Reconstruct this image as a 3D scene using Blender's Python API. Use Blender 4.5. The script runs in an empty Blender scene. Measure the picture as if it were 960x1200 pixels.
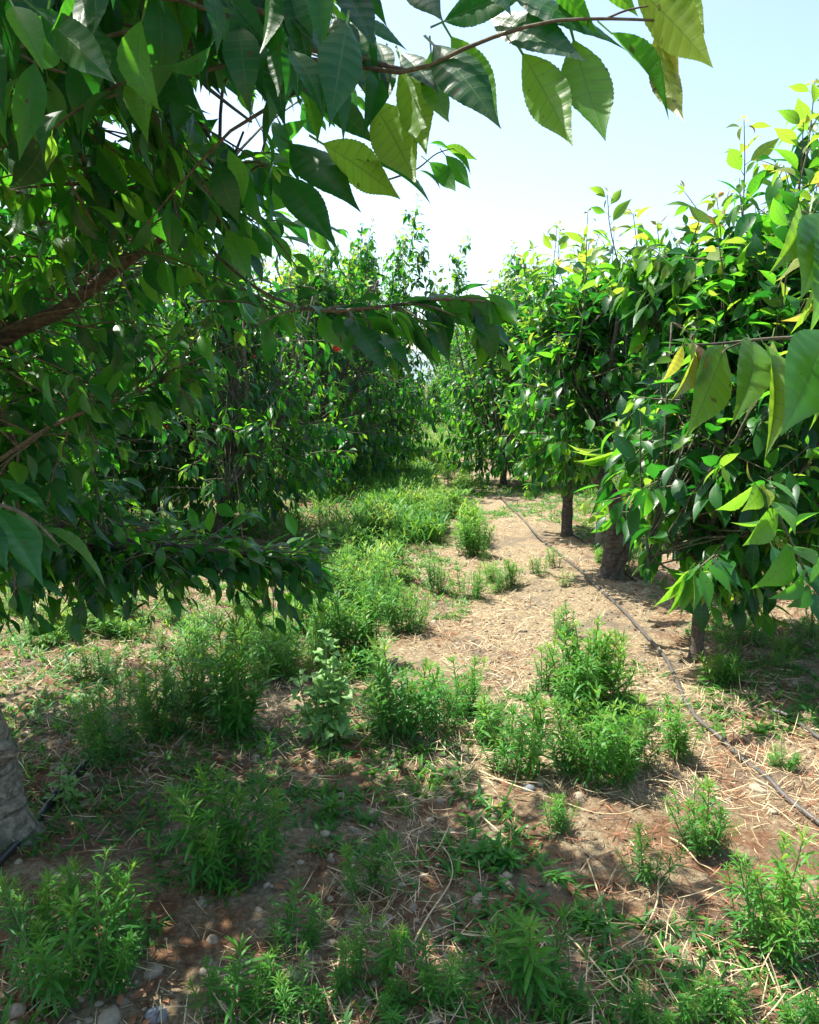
import bpy, math, random
import numpy as np
from mathutils import Vector

SEED = 11
rng = np.random.default_rng(SEED)
random.seed(SEED)
R = math.radians
sc = bpy.context.scene
col = sc.collection

# ------------------------------------------------------------------ camera
F = 920.0; PITCH = R(9.26); CAMZ = 1.5
CAM = np.array([0, 0, CAMZ])
FWD = np.array([0, math.cos(PITCH), -math.sin(PITCH)])
UPV = np.array([0, math.sin(PITCH), math.cos(PITCH)])
RGT = np.array([1.0, 0, 0])
cd = bpy.data.cameras.new('camera'); cam = bpy.data.objects.new('camera', cd); col.objects.link(cam)
cam.location = CAM; cam.rotation_euler = (math.pi/2 - PITCH, 0, 0)
cd.sensor_fit = 'VERTICAL'; cd.sensor_height = 24; cd.lens = 24*F/1200; cd.clip_start = 0.05; cd.clip_end = 9000
sc.camera = cam

def at(px, py, d):
    """world point seen at a pixel, d metres in front of the camera"""
    return CAM + d*(FWD + RGT*(px-480)/F + UPV*(600-py)/F)

def pix(P):
    Q = np.asarray(P) - CAM
    d = Q @ FWD; d = np.where(np.abs(d) < 1e-4, 1e-4, d)
    return 480 + F*(Q @ RGT)/d, 600 - F*(Q @ UPV)/d, d

# ------------------------------------------------------------------ noise and ground height
def _hash(ix, iy, s):
    h = (ix*374761393 + iy*668265263 + s*1442695041) & 0x7fffffff
    h = ((h ^ (h >> 13))*1274126177) & 0x7fffffff
    return ((h ^ (h >> 16)) & 0xffff)/65535.0

def vnoise(x, y, s=0):
    x = np.asarray(x, float); y = np.asarray(y, float)
    ix = np.floor(x).astype(np.int64); iy = np.floor(y).astype(np.int64)
    fx = x-ix; fy = y-iy; fx = fx*fx*(3-2*fx); fy = fy*fy*(3-2*fy)
    a = _hash(ix, iy, s); b = _hash(ix+1, iy, s); c = _hash(ix, iy+1, s); d = _hash(ix+1, iy+1, s)
    return a*(1-fx)*(1-fy)+b*fx*(1-fy)+c*(1-fx)*fy+d*fx*fy - .5

def gh(x, y):
    x = np.asarray(x, float); y = np.asarray(y, float)
    fade = 1/(1+(np.hypot(x, y)/40)**4)
    return (0.10*vnoise(x*.55, y*.55, 1) + .05*vnoise(x*1.9, y*1.9, 2) + .022*vnoise(x*6, y*6, 3)
            + .014*vnoise(x*17, y*17, 4) + .014*np.maximum(0, vnoise(x*30, y*30, 5)) + .012*np.maximum(0, vnoise(x*22+9, y*22, 6)-.12))*fade

def ground(px, py):
    d = FWD + RGT*(px-480)/F + UPV*(600-py)/F
    t = -CAMZ/d[2]
    for _ in range(4):
        p = CAM + d*t
        t = (float(gh(p[0], p[1])) - CAMZ)/d[2]
    return CAM + d*t

# ------------------------------------------------------------------ object helpers
def tag(o, label=None, cat=None, group=None, kind=None):
    if label: o['label'] = label
    if cat: o['category'] = cat
    if group: o['group'] = group
    if kind: o['kind'] = kind
    return o

def empty(name, loc, rz=0):
    o = bpy.data.objects.new(name, None); col.objects.link(o)
    o.empty_display_size = .1
    o.location = [float(v) for v in loc]; o.rotation_euler = (0, 0, rz)
    return o

def copy_tree(o, parent=None):
    c = o.copy(); col.objects.link(c)
    if parent is not None: c.parent = parent
    for ch in [q for q in bpy.data.objects if q.parent == o]:
        copy_tree(ch, c)
    return c

class MB:
    """collects vertices and faces, links them as one mesh object"""
    def __init__(s):
        s.v = []; s.n = 0; s.lv = []; s.ls = []; s.uv = []; s.t = []; s.mi = []
    def add(s, V, faces, tint=.3, uv=None, mi=0):
        V = np.asarray(V, float).reshape(-1, 3)
        sizes = np.array([len(f) for f in faces], dtype=np.int64)
        flat = np.concatenate([np.asarray(f) for f in faces]).astype(np.int64)
        s.v.append(V); s.lv.append(flat+s.n); s.ls.append(sizes)
        s.t.append(np.broadcast_to(np.asarray(tint, float), (len(V),)).copy())
        if uv is None: uv = np.zeros((len(V), 2))
        s.uv.append(uv); s.mi.append(np.full(len(sizes), mi)); s.n += len(V)
    def add_inst(s, T, P, X, Y, Z, S, tint, mi=0, wid=None):
        """template T=(V,flat,sizes,uv) at K placements; X,Y,Z axes (K,3)"""
        V, flat, sizes, uv = T; K = len(P); m = len(V)
        if K == 0: return
        S = np.asarray(S).reshape(K, 1, 1)
        w = np.ones(K) if wid is None else wid
        W = (V[None, :, 0, None]*w[:, None, None]*X[:, None, :] + V[None, :, 1, None]*Y[:, None, :] + V[None, :, 2, None]*Z[:, None, :])*S + P[:, None, :]
        s.v.append(W.reshape(-1, 3))
        s.lv.append((flat[None, :] + (np.arange(K)*m)[:, None]).ravel() + s.n)
        s.ls.append(np.tile(sizes, K)); s.uv.append(np.tile(uv, (K, 1)))
        s.t.append(np.repeat(tint, m)); s.mi.append(np.full(K*len(sizes), mi)); s.n += K*m
    def build(s, name, mats, parent=None, origin=None, smooth=True):
        V = np.concatenate(s.v); lv = np.concatenate(s.lv); ls = np.concatenate(s.ls)
        if origin is not None: V = V - np.asarray(origin)
        me = bpy.data.meshes.new(name)
        me.vertices.add(len(V)); me.vertices.foreach_set('co', V.astype(np.float32).ravel())
        me.loops.add(len(lv)); me.loops.foreach_set('vertex_index', lv.astype(np.int32))
        me.polygons.add(len(ls))
        st = np.concatenate([[0], np.cumsum(ls)[:-1]]).astype(np.int32)
        me.polygons.foreach_set('loop_start', st)
        me.polygons.foreach_set('material_index', np.concatenate(s.mi).astype(np.int32))
        me.polygons.foreach_set('use_smooth', np.full(len(ls), smooth))
        uvl = me.uv_layers.new(name='UVMap')
        uvl.data.foreach_set('uv', np.concatenate(s.uv)[lv].astype(np.float32).ravel())
        a = me.attributes.new('tint', 'FLOAT', 'POINT')
        a.data.foreach_set('value', np.concatenate(s.t).astype(np.float32))
        me.update(calc_edges=True); me.validate()
        for m in (mats if isinstance(mats, (list, tuple)) else [mats]): me.materials.append(m)
        o = bpy.data.objects.new(name, me); col.objects.link(o)
        if parent is not None: o.parent = parent
        return o

def nrm(v):
    v = np.asarray(v, float); return v/np.maximum(np.linalg.norm(v, axis=-1, keepdims=True), 1e-9)

def smooth_path(pts, n):
    """Catmull-Rom through pts, n samples"""
    pts = np.asarray(pts, float)
    if len(pts) == 2: return pts[0] + (pts[1]-pts[0])*np.linspace(0, 1, n)[:, None]
    Q = np.vstack([2*pts[0]-pts[1], pts, 2*pts[-1]-pts[-2]])
    out = []
    for u in np.linspace(0, len(pts)-1, n):
        i = min(int(u), len(pts)-2); t = u-i
        a, b, c, d = Q[i], Q[i+1], Q[i+2], Q[i+3]
        out.append(.5*((2*b)+(-a+c)*t+(2*a-5*b+4*c-d)*t*t+(-a+3*b-3*c+d)*t**3))
    return np.array(out)

def tube(mb, P, rad, sides=8, mi=0, rough=0.0, seed=0, tint=.3, cap=True):
    P = np.asarray(P, float); n = len(P); rad = np.broadcast_to(rad, (n,))
    T = nrm(np.gradient(P, axis=0))
    ref = np.array([0, 0, 1.]) if abs(T[0][2]) < .9 else np.array([1., 0, 0])
    U = nrm(np.cross(T[0], ref)); V = []; uv = []
    L = np.concatenate([[0], np.cumsum(np.linalg.norm(np.diff(P, axis=0), axis=1))])
    ang = np.arange(sides)/sides*2*math.pi
    for i in range(n):
        U = nrm(U - T[i]*np.dot(U, T[i])); W = np.cross(T[i], U)
        r = rad[i]
        if rough:
            rr = r*(1+rough*(2*vnoise(ang*1.3+seed*7, np.full(sides, L[i]*9+seed), 7) + 1.2*vnoise(ang*3+seed, np.full(sides, L[i]*28), 8)))
            rr[-1] = .5*(rr[-2]+rr[0])
        else: rr = np.full(sides, r)
        V.append(P[i] + rr[:, None]*(np.cos(ang)[:, None]*U + np.sin(ang)[:, None]*W))
        uv.append(np.stack([ang/6.283, np.full(sides, L[i])], 1))
    V = np.concatenate(V); uv = np.concatenate(uv); f = []
    for i in range(n-1):
        for k in range(sides):
            f.append((i*sides+k, i*sides+(k+1) % sides, (i+1)*sides+(k+1) % sides, (i+1)*sides+k))
    if cap:
        f.append(tuple(range(sides))[::-1]); f.append(tuple((n-1)*sides+k for k in range(sides)))
    mb.add(V, f, tint, uv, mi)

# ------------------------------------------------------------------ leaf templates
OUT = [(0, 0), (.05, .2), (.12, .46), (.22, .76), (.33, .95), (.43, 1.), (.53, .94), (.63, .77), (.72, .55), (.8, .35), (.87, .2), (.93, .1), (1, 0)]
def outline(t): return np.interp(t, [a for a, b in OUT], [b for a, b in OUT])

def leaf_template(nsec, cross, halfw=.23, fold=.22, bend=.5, serr=0., ripple=0., pet=.2, curl=0.0, twist=0.0):
    """petiole from the origin, then a blade of length 1 along +y, upper side +z"""
    V = []; uv = []; F_ = []
    ts = np.linspace(0, 1, nsec+1)
    def centre(s):   # arc-length bend downward
        a = bend*s; 
        if abs(bend) < 1e-3: return 0, s, 0
        return math.sin(a)/bend, -(1-math.cos(a))/bend, a
    y0 = pet
    # petiole: thin flat strip
    if pet > 0:
        w = .012
        V += [(-w, 0, 0), (w, 0, 0), (w*.8, y0+.02, -.004), (-w*.8, y0+.02, -.004)]
        uv += [(0.0, -.2)]*4; F_.append((0, 1, 2, 3))
    b = len(V)
    us = np.linspace(-1, 1, cross)
    for i, t in enumerate(ts):
        c = centre(t); yy, zz, a = c
        hw = halfw*outline(t)
        if serr and 0 < i < nsec: hw *= 1 + (serr if i % 2 else -serr)
        tw = twist*t
        for u in us:
            x = hw*u
            z = fold*abs(x)*1.0 - curl*(abs(u)**2)*hw
            if ripple: z += ripple*hw*math.sin(t*9*2*math.pi - abs(u)*2.4)*min(1, abs(u)*2.5)*.25 + ripple*.35*hw*math.sin(t*11+u*3)*abs(u)
            xr = x*math.cos(tw) - z*math.sin(tw); zr = x*math.sin(tw)+z*math.cos(tw)
            V.append((xr, y0 + yy + math.sin(a)*zr, zz + math.cos(a)*zr))
            uv.append((u, t))
    for i in range(nsec):
        for k in range(cross-1):
            p = b+i*cross+k
            F_.append((p, p+1, p+1+cross, p+cross))
    # merge-free ends: first and last rings are points (degenerate quads become slivers) -> make tris
    out = []
    for f in F_:
        out.append(f)
    F2 = []
    for f in out:
        if pet > 0 and f == (0, 1, 2, 3): F2.append(f); continue
        i = (f[0]-b)//cross
        if i == 0: F2.append((f[0], f[2], f[3]))
        elif i == nsec-1: F2.append((f[0], f[1], f[2]))
        else: F2.append(f)
    flat = np.concatenate([np.array(f) for f in F2]); sizes = np.array([len(f) for f in F2])
    return np.array(V, float), flat, sizes, np.array(uv, float)

LOW = [leaf_template(4, 3, .21, .35, b, pet=.12) for b in (.3, .7, 1.1)]
MID = [leaf_template(8, 3, .205, .3, b, pet=.2, twist=tw) for b, tw in ((.2, .2), (.5, -.3), (.8, .2), (1.15, 0))]
HIGH = [leaf_template(22, 5, hw, fo, b, serr=.02, ripple=.09, pet=.2, curl=cu, twist=tw)
        for hw, fo, b, cu, tw in ((.19, .3, .2, .1, .2), (.175, .5, .7, 0, -.4), (.2, .2, 1.0, .2, .3), (.175, .6, .5, 0, .1), (.19, .3, 1.3, .1, -.2))]
HERO = [leaf_template(46, 9, hw, fo, b, serr=.02, ripple=.09, pet=.16, curl=cu, twist=tw)
        for hw, fo, b, cu, tw in ((.18, .25, .25, .15, .15), (.165, .5, .6, 0, -.3), (.19, .15, .4, .25, .3), (.17, .35, .8, .1, -.1))]

def place_leaves(mb, P, D, N, S, tint, T, mi=0, wid=None):
    """P base, D length axis, N wanted upper-side normal"""
    P = np.asarray(P); D = nrm(D); N = np.asarray(N)
    Z = nrm(N - D*np.sum(N*D, 1, keepdims=True)); X = np.cross(D, Z)
    which = rng.integers(0, len(T), len(P))
    for k in range(len(T)):
        m = which == k
        if m.any():
            mb.add_inst(T[k], P[m], X[m], D[m], Z[m], np.asarray(S)[m], np.asarray(tint)[m], mi, None if wid is None else wid[m])

def shoot_leaves(path, spacing, size, droop=.55, start=.12, young=.12, tipn=4, phase=None, flat=0.):
    """leaves set in a spiral on a shoot; returns P,D,N,S,tint"""
    path = np.asarray(path); seg = np.linalg.norm(np.diff(path, axis=0), axis=1)
    L = np.concatenate([[0], np.cumsum(seg)]); tot = L[-1]
    s = np.arange(start*tot, tot, spacing) ; s = s + rng.uniform(-.3, .3, len(s))*spacing
    s = np.clip(s, 0, tot)
    # a tuft near the tip
    s = np.concatenate([s, tot*np.ones(tipn) - np.arange(tipn)*.006]); k = len(s)
    P = np.stack([np.interp(s, L, path[:, j]) for j in range(3)], 1)
    T = nrm(np.stack([np.interp(s, L, np.gradient(path[:, j], L+1e-9*np.arange(len(L)))) for j in range(3)], 1))
    ref = np.where(np.abs(T[:, 2:3]) < .9, np.array([[0, 0, 1.]]), np.array([[1., 0, 0]]))
    A = nrm(np.cross(T, ref)); B = np.cross(T, A)
    ph = (rng.uniform(0, 6.28) if phase is None else phase) + np.arange(k)*2.4 + rng.normal(0, .25, k)
    Rr = np.cos(ph)[:, None]*A + np.sin(ph)[:, None]*B
    if flat: Rr[:, 2] *= (1-flat); Rr = nrm(Rr)
    u = s/tot
    dr = np.clip(droop + rng.normal(0, .16, k), 0, 1)[:, None]
    D = nrm(nrm(Rr + (.35+.5*u)[:, None]*T)*(1-dr) + dr*np.array([[0, 0, -1.]]) + rng.normal(0, .16, (k, 3)))
    N = np.array([[0, 0, 1.]]) + .8*Rr + rng.normal(0, .25, (k, 3))
    S = size*(1-.45*np.clip((u-.75)/.25, 0, 1))*rng.uniform(.7, 1.15, k)
    S[-tipn:] *= rng.uniform(.35, .8, tipn)
    tint = rng.uniform(0, .55, k)
    yg = u > 1-young
    tint = np.where(yg, rng.uniform(.55, .8, k), tint)
    if tipn: tint[-tipn:] = rng.uniform(.4, .74, tipn) if young < .25 else rng.uniform(.7, 1.0, tipn)
    return P, D, N, S, tint

# ------------------------------------------------------------------ materials
def newmat(name):
    m = bpy.data.materials.new(name); m.use_nodes = True; nt = m.node_tree; nt.nodes.clear()
    out = nt.nodes.new('ShaderNodeOutputMaterial'); return m, nt, out
def node(nt, t, **kw):
    n = nt.nodes.new(t)
    for k, v in kw.items():
        if k in n.inputs: n.inputs[k].default_value = v
        else: setattr(n, k, v)
    return n
def ramp(nt, fac, stops, interp='LINEAR'):
    r = nt.nodes.new('ShaderNodeValToRGB'); r.color_ramp.interpolation = interp
    e = r.color_ramp.elements
    while len(e) < len(stops): e.new(.5)
    for i, (p, c) in enumerate(stops):
        e[i].position = p; e[i].color = (*c, 1) if len(c) == 3 else c
    nt.links.new(fac, r.inputs[0]); return r
def math_(nt, op, a, b=None, clamp=False):
    n = nt.nodes.new('ShaderNodeMath'); n.operation = op; n.use_clamp = clamp
    for i, x in enumerate((a, b)):
        if x is None: continue
        if isinstance(x, (int, float)): n.inputs[i].default_value = x
        else: nt.links.new(x, n.inputs[i])
    return n.outputs[0]
def noise(nt, vec, scale, detail=4, rough=.6, dist=0.):
    n = node(nt, 'ShaderNodeTexNoise'); n.inputs['Scale'].default_value = scale; n.inputs['Detail'].default_value = detail
    n.inputs['Roughness'].default_value = rough; n.inputs['Distortion'].default_value = dist
    if vec is not None: nt.links.new(vec, n.inputs['Vector'])
    return n.outputs[0]
def mixc(nt, fac, a, b, mode='MIX'):
    n = nt.nodes.new('ShaderNodeMix'); n.data_type = 'RGBA'; n.blend_type = mode
    for i, x in ((0, fac), (6, a), (7, b)):
        if isinstance(x, (int, float)): n.inputs[i].default_value = x
        elif isinstance(x, tuple): n.inputs[i].default_value = (*x, 1)
        else: nt.links.new(x, n.inputs[i])
    return n.outputs[2]

def leaf_material(name, front, trans, tr=.43, rough=.38, veins=True, randcol=.0, spec=.5):
    """front/trans: colour stops over the per-leaf tint"""
    m, nt, out = newmat(name); L = nt.links.new
    at_ = node(nt, 'ShaderNodeAttribute', attribute_name='tint')
    fac = at_.outputs['Fac']
    if randcol:
        oi = node(nt, 'ShaderNodeObjectInfo')
        fac = math_(nt, 'ADD', fac, math_(nt, 'MULTIPLY', math_(nt, 'SUBTRACT', oi.outputs['Random'], .5), randcol), True)
    c = ramp(nt, fac, front).outputs[0]; t = ramp(nt, fac, trans).outputs[0]
    tc = node(nt, 'ShaderNodeTexCoord')
    blot = noise(nt, tc.outputs['Object'], 22, 5, .7)
    c = mixc(nt, math_(nt, 'MULTIPLY', blot, .5), c, (.6, .75, .5), 'MULTIPLY')
    spot = ramp(nt, noise(nt, tc.outputs['Object'], 75, 2, .4), [(.69, (0, 0, 0)), (.73, (1, 1, 1))]).outputs[0]
    c = mixc(nt, math_(nt, 'MULTIPLY', spot, .7), c, (.10, .06, .025)); t = mixc(nt, math_(nt, 'MULTIPLY', spot, .8), t, (.08, .05, .02))
    yel = ramp(nt, noise(nt, tc.outputs['Object'], 9, 2, .5), [(.62, (0, 0, 0)), (.78, (1, 1, 1))]).outputs[0]
    c = mixc(nt, math_(nt, 'MULTIPLY', yel, .35), c, (.13, .19, .03))
    pb = node(nt, 'ShaderNodeBsdfPrincipled'); pb.inputs['Roughness'].default_value = rough
    pb.inputs['Specular IOR Level'].default_value = spec
    tl = node(nt, 'ShaderNodeBsdfTranslucent')
    if veins:
        sx = node(nt, 'ShaderNodeSeparateXYZ'); L(tc.outputs['UV'], sx.inputs[0])
        au = math_(nt, 'ABSOLUTE', sx.outputs[0])
        ph = math_(nt, 'SUBTRACT', math_(nt, 'MULTIPLY', sx.outputs[1], 9*6.283), math_(nt, 'MULTIPLY', au, 2.4))
        sv = math_(nt, 'SINE', ph)
        line = math_(nt, 'POWER', math_(nt, 'MULTIPLY', math_(nt, 'ADD', sv, 1), .5), 22)
        mid = math_(nt, 'SUBTRACT', 1, math_(nt, 'DIVIDE', au, .07), True)
        vn = math_(nt, 'MAXIMUM', math_(nt, 'MULTIPLY', line, .55), mid, True)
        c = mixc(nt, math_(nt, 'MULTIPLY', vn, .45), c, (.14, .26, .07))
        t = mixc(nt, math_(nt, 'MULTIPLY', vn, .7), t, (.08, .16, .02))
        hgt = math_(nt, 'SUBTRACT', math_(nt, 'MULTIPLY', noise(nt, tc.outputs['Object'], 260, 3), 1.2), vn)
        bp = node(nt, 'ShaderNodeBump'); bp.inputs['Strength'].default_value = .25; bp.inputs['Distance'].default_value = .001
        L(hgt, bp.inputs['Height']); L(bp.outputs[0], pb.inputs['Normal'])
    L(c, pb.inputs['Base Color']); L(t, tl.inputs['Color'])
    mx = node(nt, 'ShaderNodeMixShader'); L(math_(nt, 'ADD', math_(nt, 'MULTIPLY', fac, .22), tr-.06), mx.inputs[0])
    L(pb.outputs[0], mx.inputs[1]); L(tl.outputs[0], mx.inputs[2]); L(mx.outputs[0], out.inputs['Surface'])
    return m

CH_F = [(0, (.007, .062, .020)), (.25, (.013, .095, .022)), (.5, (.030, .155, .022)), (.72, (.10, .21, .03)), (.85, (.26, .27, .05)), (1, (.26, .12, .05))]
CH_T = [(0, (.02, .19, .018)), (.25, (.045, .34, .02)), (.42, (.15, .58, .02)), (.72, (.36, .62, .04)), (.85, (.55, .5, .06)), (1, (.5, .2, .06))]
M = {}
M['leaf'] = leaf_material('cherry_leaf', CH_F, CH_T)
M['leaf_far'] = leaf_material('cherry_leaf_far', CH_F, CH_T, veins=False, randcol=.25)
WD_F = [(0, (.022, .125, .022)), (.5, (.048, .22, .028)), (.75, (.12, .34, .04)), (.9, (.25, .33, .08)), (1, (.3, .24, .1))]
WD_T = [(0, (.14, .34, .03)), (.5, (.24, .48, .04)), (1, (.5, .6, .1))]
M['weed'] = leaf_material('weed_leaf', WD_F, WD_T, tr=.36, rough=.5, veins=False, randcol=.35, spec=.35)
M['goose'] = leaf_material('broad_weed_leaf', [(0, (.20, .42, .12)), (1, (.32, .55, .2))], [(0, (.25, .5, .06)), (1, (.4, .6, .12))], tr=.36, rough=.5)

def bark(name, a, b, scale=1., bump=.6):
    m, nt, out = newmat(name); L = nt.links.new
    tc = node(nt, 'ShaderNodeTexCoord'); mp = node(nt, 'ShaderNodeMapping'); mp.inputs['Scale'].default_value = (1, 1, 3.2)
    L(tc.outputs['Object'], mp.inputs[0])
    n1 = noise(nt, mp.outputs[0], 9*scale, 8, .7, .4); n2 = noise(nt, tc.outputs['Object'], 45*scale, 6, .7); n3 = noise(nt, tc.outputs['Object'], 5, 3)
    c = ramp(nt, n1, [(.32, a), (.68, b)]).outputs[0]
    c = mixc(nt, ramp(nt, n2, [(.45, (0, 0, 0)), (.6, (1, 1, 1))]).outputs[0], c, tuple(min(1, x*1.25+.012) for x in b))
    c = mixc(nt, ramp(nt, n3, [(.55, (0, 0, 0)), (.66, (1, 1, 1))]).outputs[0], c, (.08, .09, .055))
    pb = node(nt, 'ShaderNodeBsdfPrincipled'); pb.inputs['Roughness'].default_value = .85; L(c, pb.inputs['Base Color'])
    bp = node(nt, 'ShaderNodeBump'); bp.inputs['Strength'].default_value = bump; bp.inputs['Distance'].default_value = .012
    mp2 = node(nt, 'ShaderNodeMapping'); mp2.inputs['Scale'].default_value = (5, 5, 70); L(tc.outputs['Object'], mp2.inputs[0])
    bands = ramp(nt, noise(nt, mp2.outputs[0], 1, 3, .5, .3), [(.56, (0, 0, 0)), (.64, (1, 1, 1))]).outputs[0]
    L(mixc(nt, math_(nt, 'MULTIPLY', bands, .6), c, tuple(x*.35 for x in a)), pb.inputs['Base Color'])
    L(math_(nt, 'SUBTRACT', math_(nt, 'ADD', n1, math_(nt, 'MULTIPLY', n2, .4)), math_(nt, 'MULTIPLY', bands, .35)), bp.inputs['Height']); L(bp.outputs[0], pb.inputs['Normal'])
    L(pb.outputs[0], out.inputs['Surface']); return m
M['bark'] = bark('grey_brown_bark', (.035, .025, .02), (.095, .072, .055))
M['bark_grey'] = bark('grey_bark', (.07, .055, .038), (.27, .225, .165), .8, .9)
M['twig'] = bark('twig_bark', (.06, .05, .03), (.12, .10, .06), 2, .2)

def simple(name, colr, rough=.6, var=.25, nscale=30, bump=0., spec=.5):
    m, nt, out = newmat(name); L = nt.links.new
    tc = node(nt, 'ShaderNodeTexCoord'); n1 = noise(nt, tc.outputs['Object'], nscale, 5)
    at_ = node(nt, 'ShaderNodeAttribute', attribute_name='tint')
    c = mixc(nt, n1, tuple(x*(1-var) for x in colr), tuple(min(1, x*(1+var)) for x in colr))
    c2 = mixc(nt, at_.outputs['Fac'], (.55, .5, .45), (1.25, 1.2, 1.1))
    c = mixc(nt, 1.0, c, c2, 'MULTIPLY')
    pb = node(nt, 'ShaderNodeBsdfPrincipled'); pb.inputs['Roughness'].default_value = rough; pb.inputs['Specular IOR Level'].default_value = spec
    L(c, pb.inputs['Base Color'])
    if bump:
        bp = node(nt, 'ShaderNodeBump'); bp.inputs['Strength'].default_value = bump; bp.inputs['Distance'].default_value = .004
        L(n1, bp.inputs['Height']); L(bp.outputs[0], pb.inputs['Normal'])
    L(pb.outputs[0], out.inputs['Surface']); return m
M['straw'] = simple('dry_straw', (.56, .46, .29), .7, .3, 8)
M['deadleaf'] = simple('dead_leaf', (.24, .105, .05), .7, .5, 9)
M['stone'] = simple('field_stone', (.29, .25, .195), .85, .5, 60, .8)
M['stone_blue'] = simple('blue_grey_stone', (.20, .23, .27), .7, .3, 25, .4)
M['hose'] = simple('black_polythene', (.03, .032, .036), .38, .4, 12, .1)
M['hose_dusty'] = simple('dusty_polythene', (.10, .098, .095), .5, .5, 12, .1)
M['weedstem'] = simple('weed_stem', (.16, .26, .09), .6)
M['cherry'] = simple('cherry_fruit', (.5, .02, .02), .2)
M['pole'] = simple('weathered_pole', (.42, .42, .43), .8, .2, 12, .3)

def soil_material():
    m, nt, out = newmat('orchard_soil'); L = nt.links.new
    tc = node(nt, 'ShaderNodeTexCoord'); V = tc.outputs['Object']
    big = noise(nt, V, 1.3, 5, .6); med = noise(nt, V, 6, 6, .65); fine = noise(nt, V, 55, 8, .75); vf = noise(nt, V, 230, 4, .7)
    c = ramp(nt, fine, [(.3, (.11, .078, .045)), (.5, (.31, .24, .145)), (.70, (.58, .48, .32))]).outputs[0]
    red = ramp(nt, fine, [(.3, (.07, .028, .014)), (.7, (.30, .13, .06))]).outputs[0]
    grey = ramp(nt, vf, [(.3, (.08, .062, .046)), (.7, (.27, .23, .175))]).outputs[0]
    # the walked, bleached strip stays sandy; redder debris everywhere else
    sp = node(nt, 'ShaderNodeSeparateXYZ'); L(V, sp.inputs[0])
    dx = math_(nt, 'ABSOLUTE', math_(nt, 'SUBTRACT', sp.outputs[0], .85)); strip = math_(nt, 'SUBTRACT', .62, math_(nt, 'MULTIPLY', dx, .55), True)
    strip = math_(nt, 'MULTIPLY', strip, math_(nt, 'MULTIPLY', math_(nt, 'SUBTRACT', sp.outputs[1], 2.3), .5, True), True)
    rm = math_(nt, 'SUBTRACT', math_(nt, 'ADD', math_(nt, 'MULTIPLY', med, .6), math_(nt, 'MULTIPLY', big, .4)), math_(nt, 'MULTIPLY', strip, .16))
    c = mixc(nt, ramp(nt, rm, [(.45, (0, 0, 0)), (.56, (.85, .85, .85))]).outputs[0], c, red)
    c = mixc(nt, ramp(nt, noise(nt, V, 2.6, 4, .6), [(.52, (0, 0, 0)), (.62, (.7, .7, .7))]).outputs[0], c, grey)
    # straw strokes: stretched noise in two directions
    for ang, s in ((.5, 1), (-.9, 2), (1.9, 3)):
        mp = node(nt, 'ShaderNodeMapping'); mp.inputs['Rotation'].default_value = (0, 0, ang); mp.inputs['Scale'].default_value = (230, 30, 1); mp.inputs['Location'].default_value = (s*3.1, s, 0)
        L(V, mp.inputs[0]); st = noise(nt, mp.outputs[0], 1, 2, .5, .6)
        c = mixc(nt, ramp(nt, st, [(.64, (0, 0, 0)), (.70, (.35, .35, .35))]).outputs[0], c, (.36, .28, .17))
    pb = node(nt, 'ShaderNodeBsdfPrincipled'); pb.inputs['Roughness'].default_value = .95; pb.inputs['Specular IOR Level'].default_value = .2
    L(c, pb.inputs['Base Color'])
    bp = node(nt, 'ShaderNodeBump'); bp.inputs['Strength'].default_value = 1; bp.inputs['Distance'].default_value = .02
    L(math_(nt, 'ADD', fine, math_(nt, 'MULTIPLY', vf, .5)), bp.inputs['Height']); L(bp.outputs[0], pb.inputs['Normal'])
    L(pb.outputs[0], out.inputs['Surface']); return m
M['soil'] = soil_material()

# ------------------------------------------------------------------ ground and hills
def axis(lo, hi, step, far):
    a = list(np.arange(lo, hi, step)); s = step; x = hi
    while x < far: a.append(x); s *= 1.12; x += s
    s = step; x = lo; pre = []
    while x > -far: s *= 1.12; x -= s; pre.append(x)
    return np.array(pre[::-1]+a)
xs = axis(-3.2, 3.6, .022, 4500); ys = axis(1.0, 7.5, .022, 4500)
X, Y = np.meshgrid(xs, ys); nx = len(xs); ny = len(ys)
Z = gh(X, Y)
mb = MB()
idx = (np.arange(ny-1)[:, None]*nx + np.arange(nx-1)[None, :]).ravel()
fc = np.stack([idx, idx+1, idx+1+nx, idx+nx], 1)
mb.v.append(np.stack([X.ravel(), Y.ravel(), Z.ravel()], 1)); mb.n = nx*ny
mb.lv.append(fc.ravel()); mb.ls.append(np.full(len(fc), 4)); mb.uv.append(np.zeros((nx*ny, 2))); mb.t.append(np.zeros(nx*ny)); mb.mi.append(np.zeros(len(fc)))
tag(mb.build('ground', M['soil']), 'dry tan and reddish soil of the orchard alley', kind='structure')

hm, nt, out = newmat('hazed_hill_scrub')
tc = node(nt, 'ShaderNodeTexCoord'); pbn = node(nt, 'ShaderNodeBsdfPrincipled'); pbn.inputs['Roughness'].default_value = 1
nt.links.new(ramp(nt, noise(nt, tc.outputs['Object'], .01, 6), [(.35, (.10, .15, .17)), (.7, (.24, .28, .27))]).outputs[0], pbn.inputs['Base Color'])  # distance haze is painted into the scrub colour as blue-grey
nt.links.new(pbn.outputs[0], out.inputs['Surface'])
hx = np.linspace(-2600, 2600, 120); hy = np.linspace(1800, 3600, 30)
HX, HY = np.meshgrid(hx, hy)
HZ = (np.sin(np.clip((HY-1800)/1800, 0, 1)*math.pi))*(95 + 130*vnoise(HX/500, HY/700, 9) + 50*vnoise(HX/150, HY/200, 10)) - 2
mb = MB(); idx = (np.arange(29)[:, None]*120 + np.arange(119)[None, :]).ravel(); fc = np.stack([idx, idx+1, idx+121, idx+120], 1)
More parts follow.
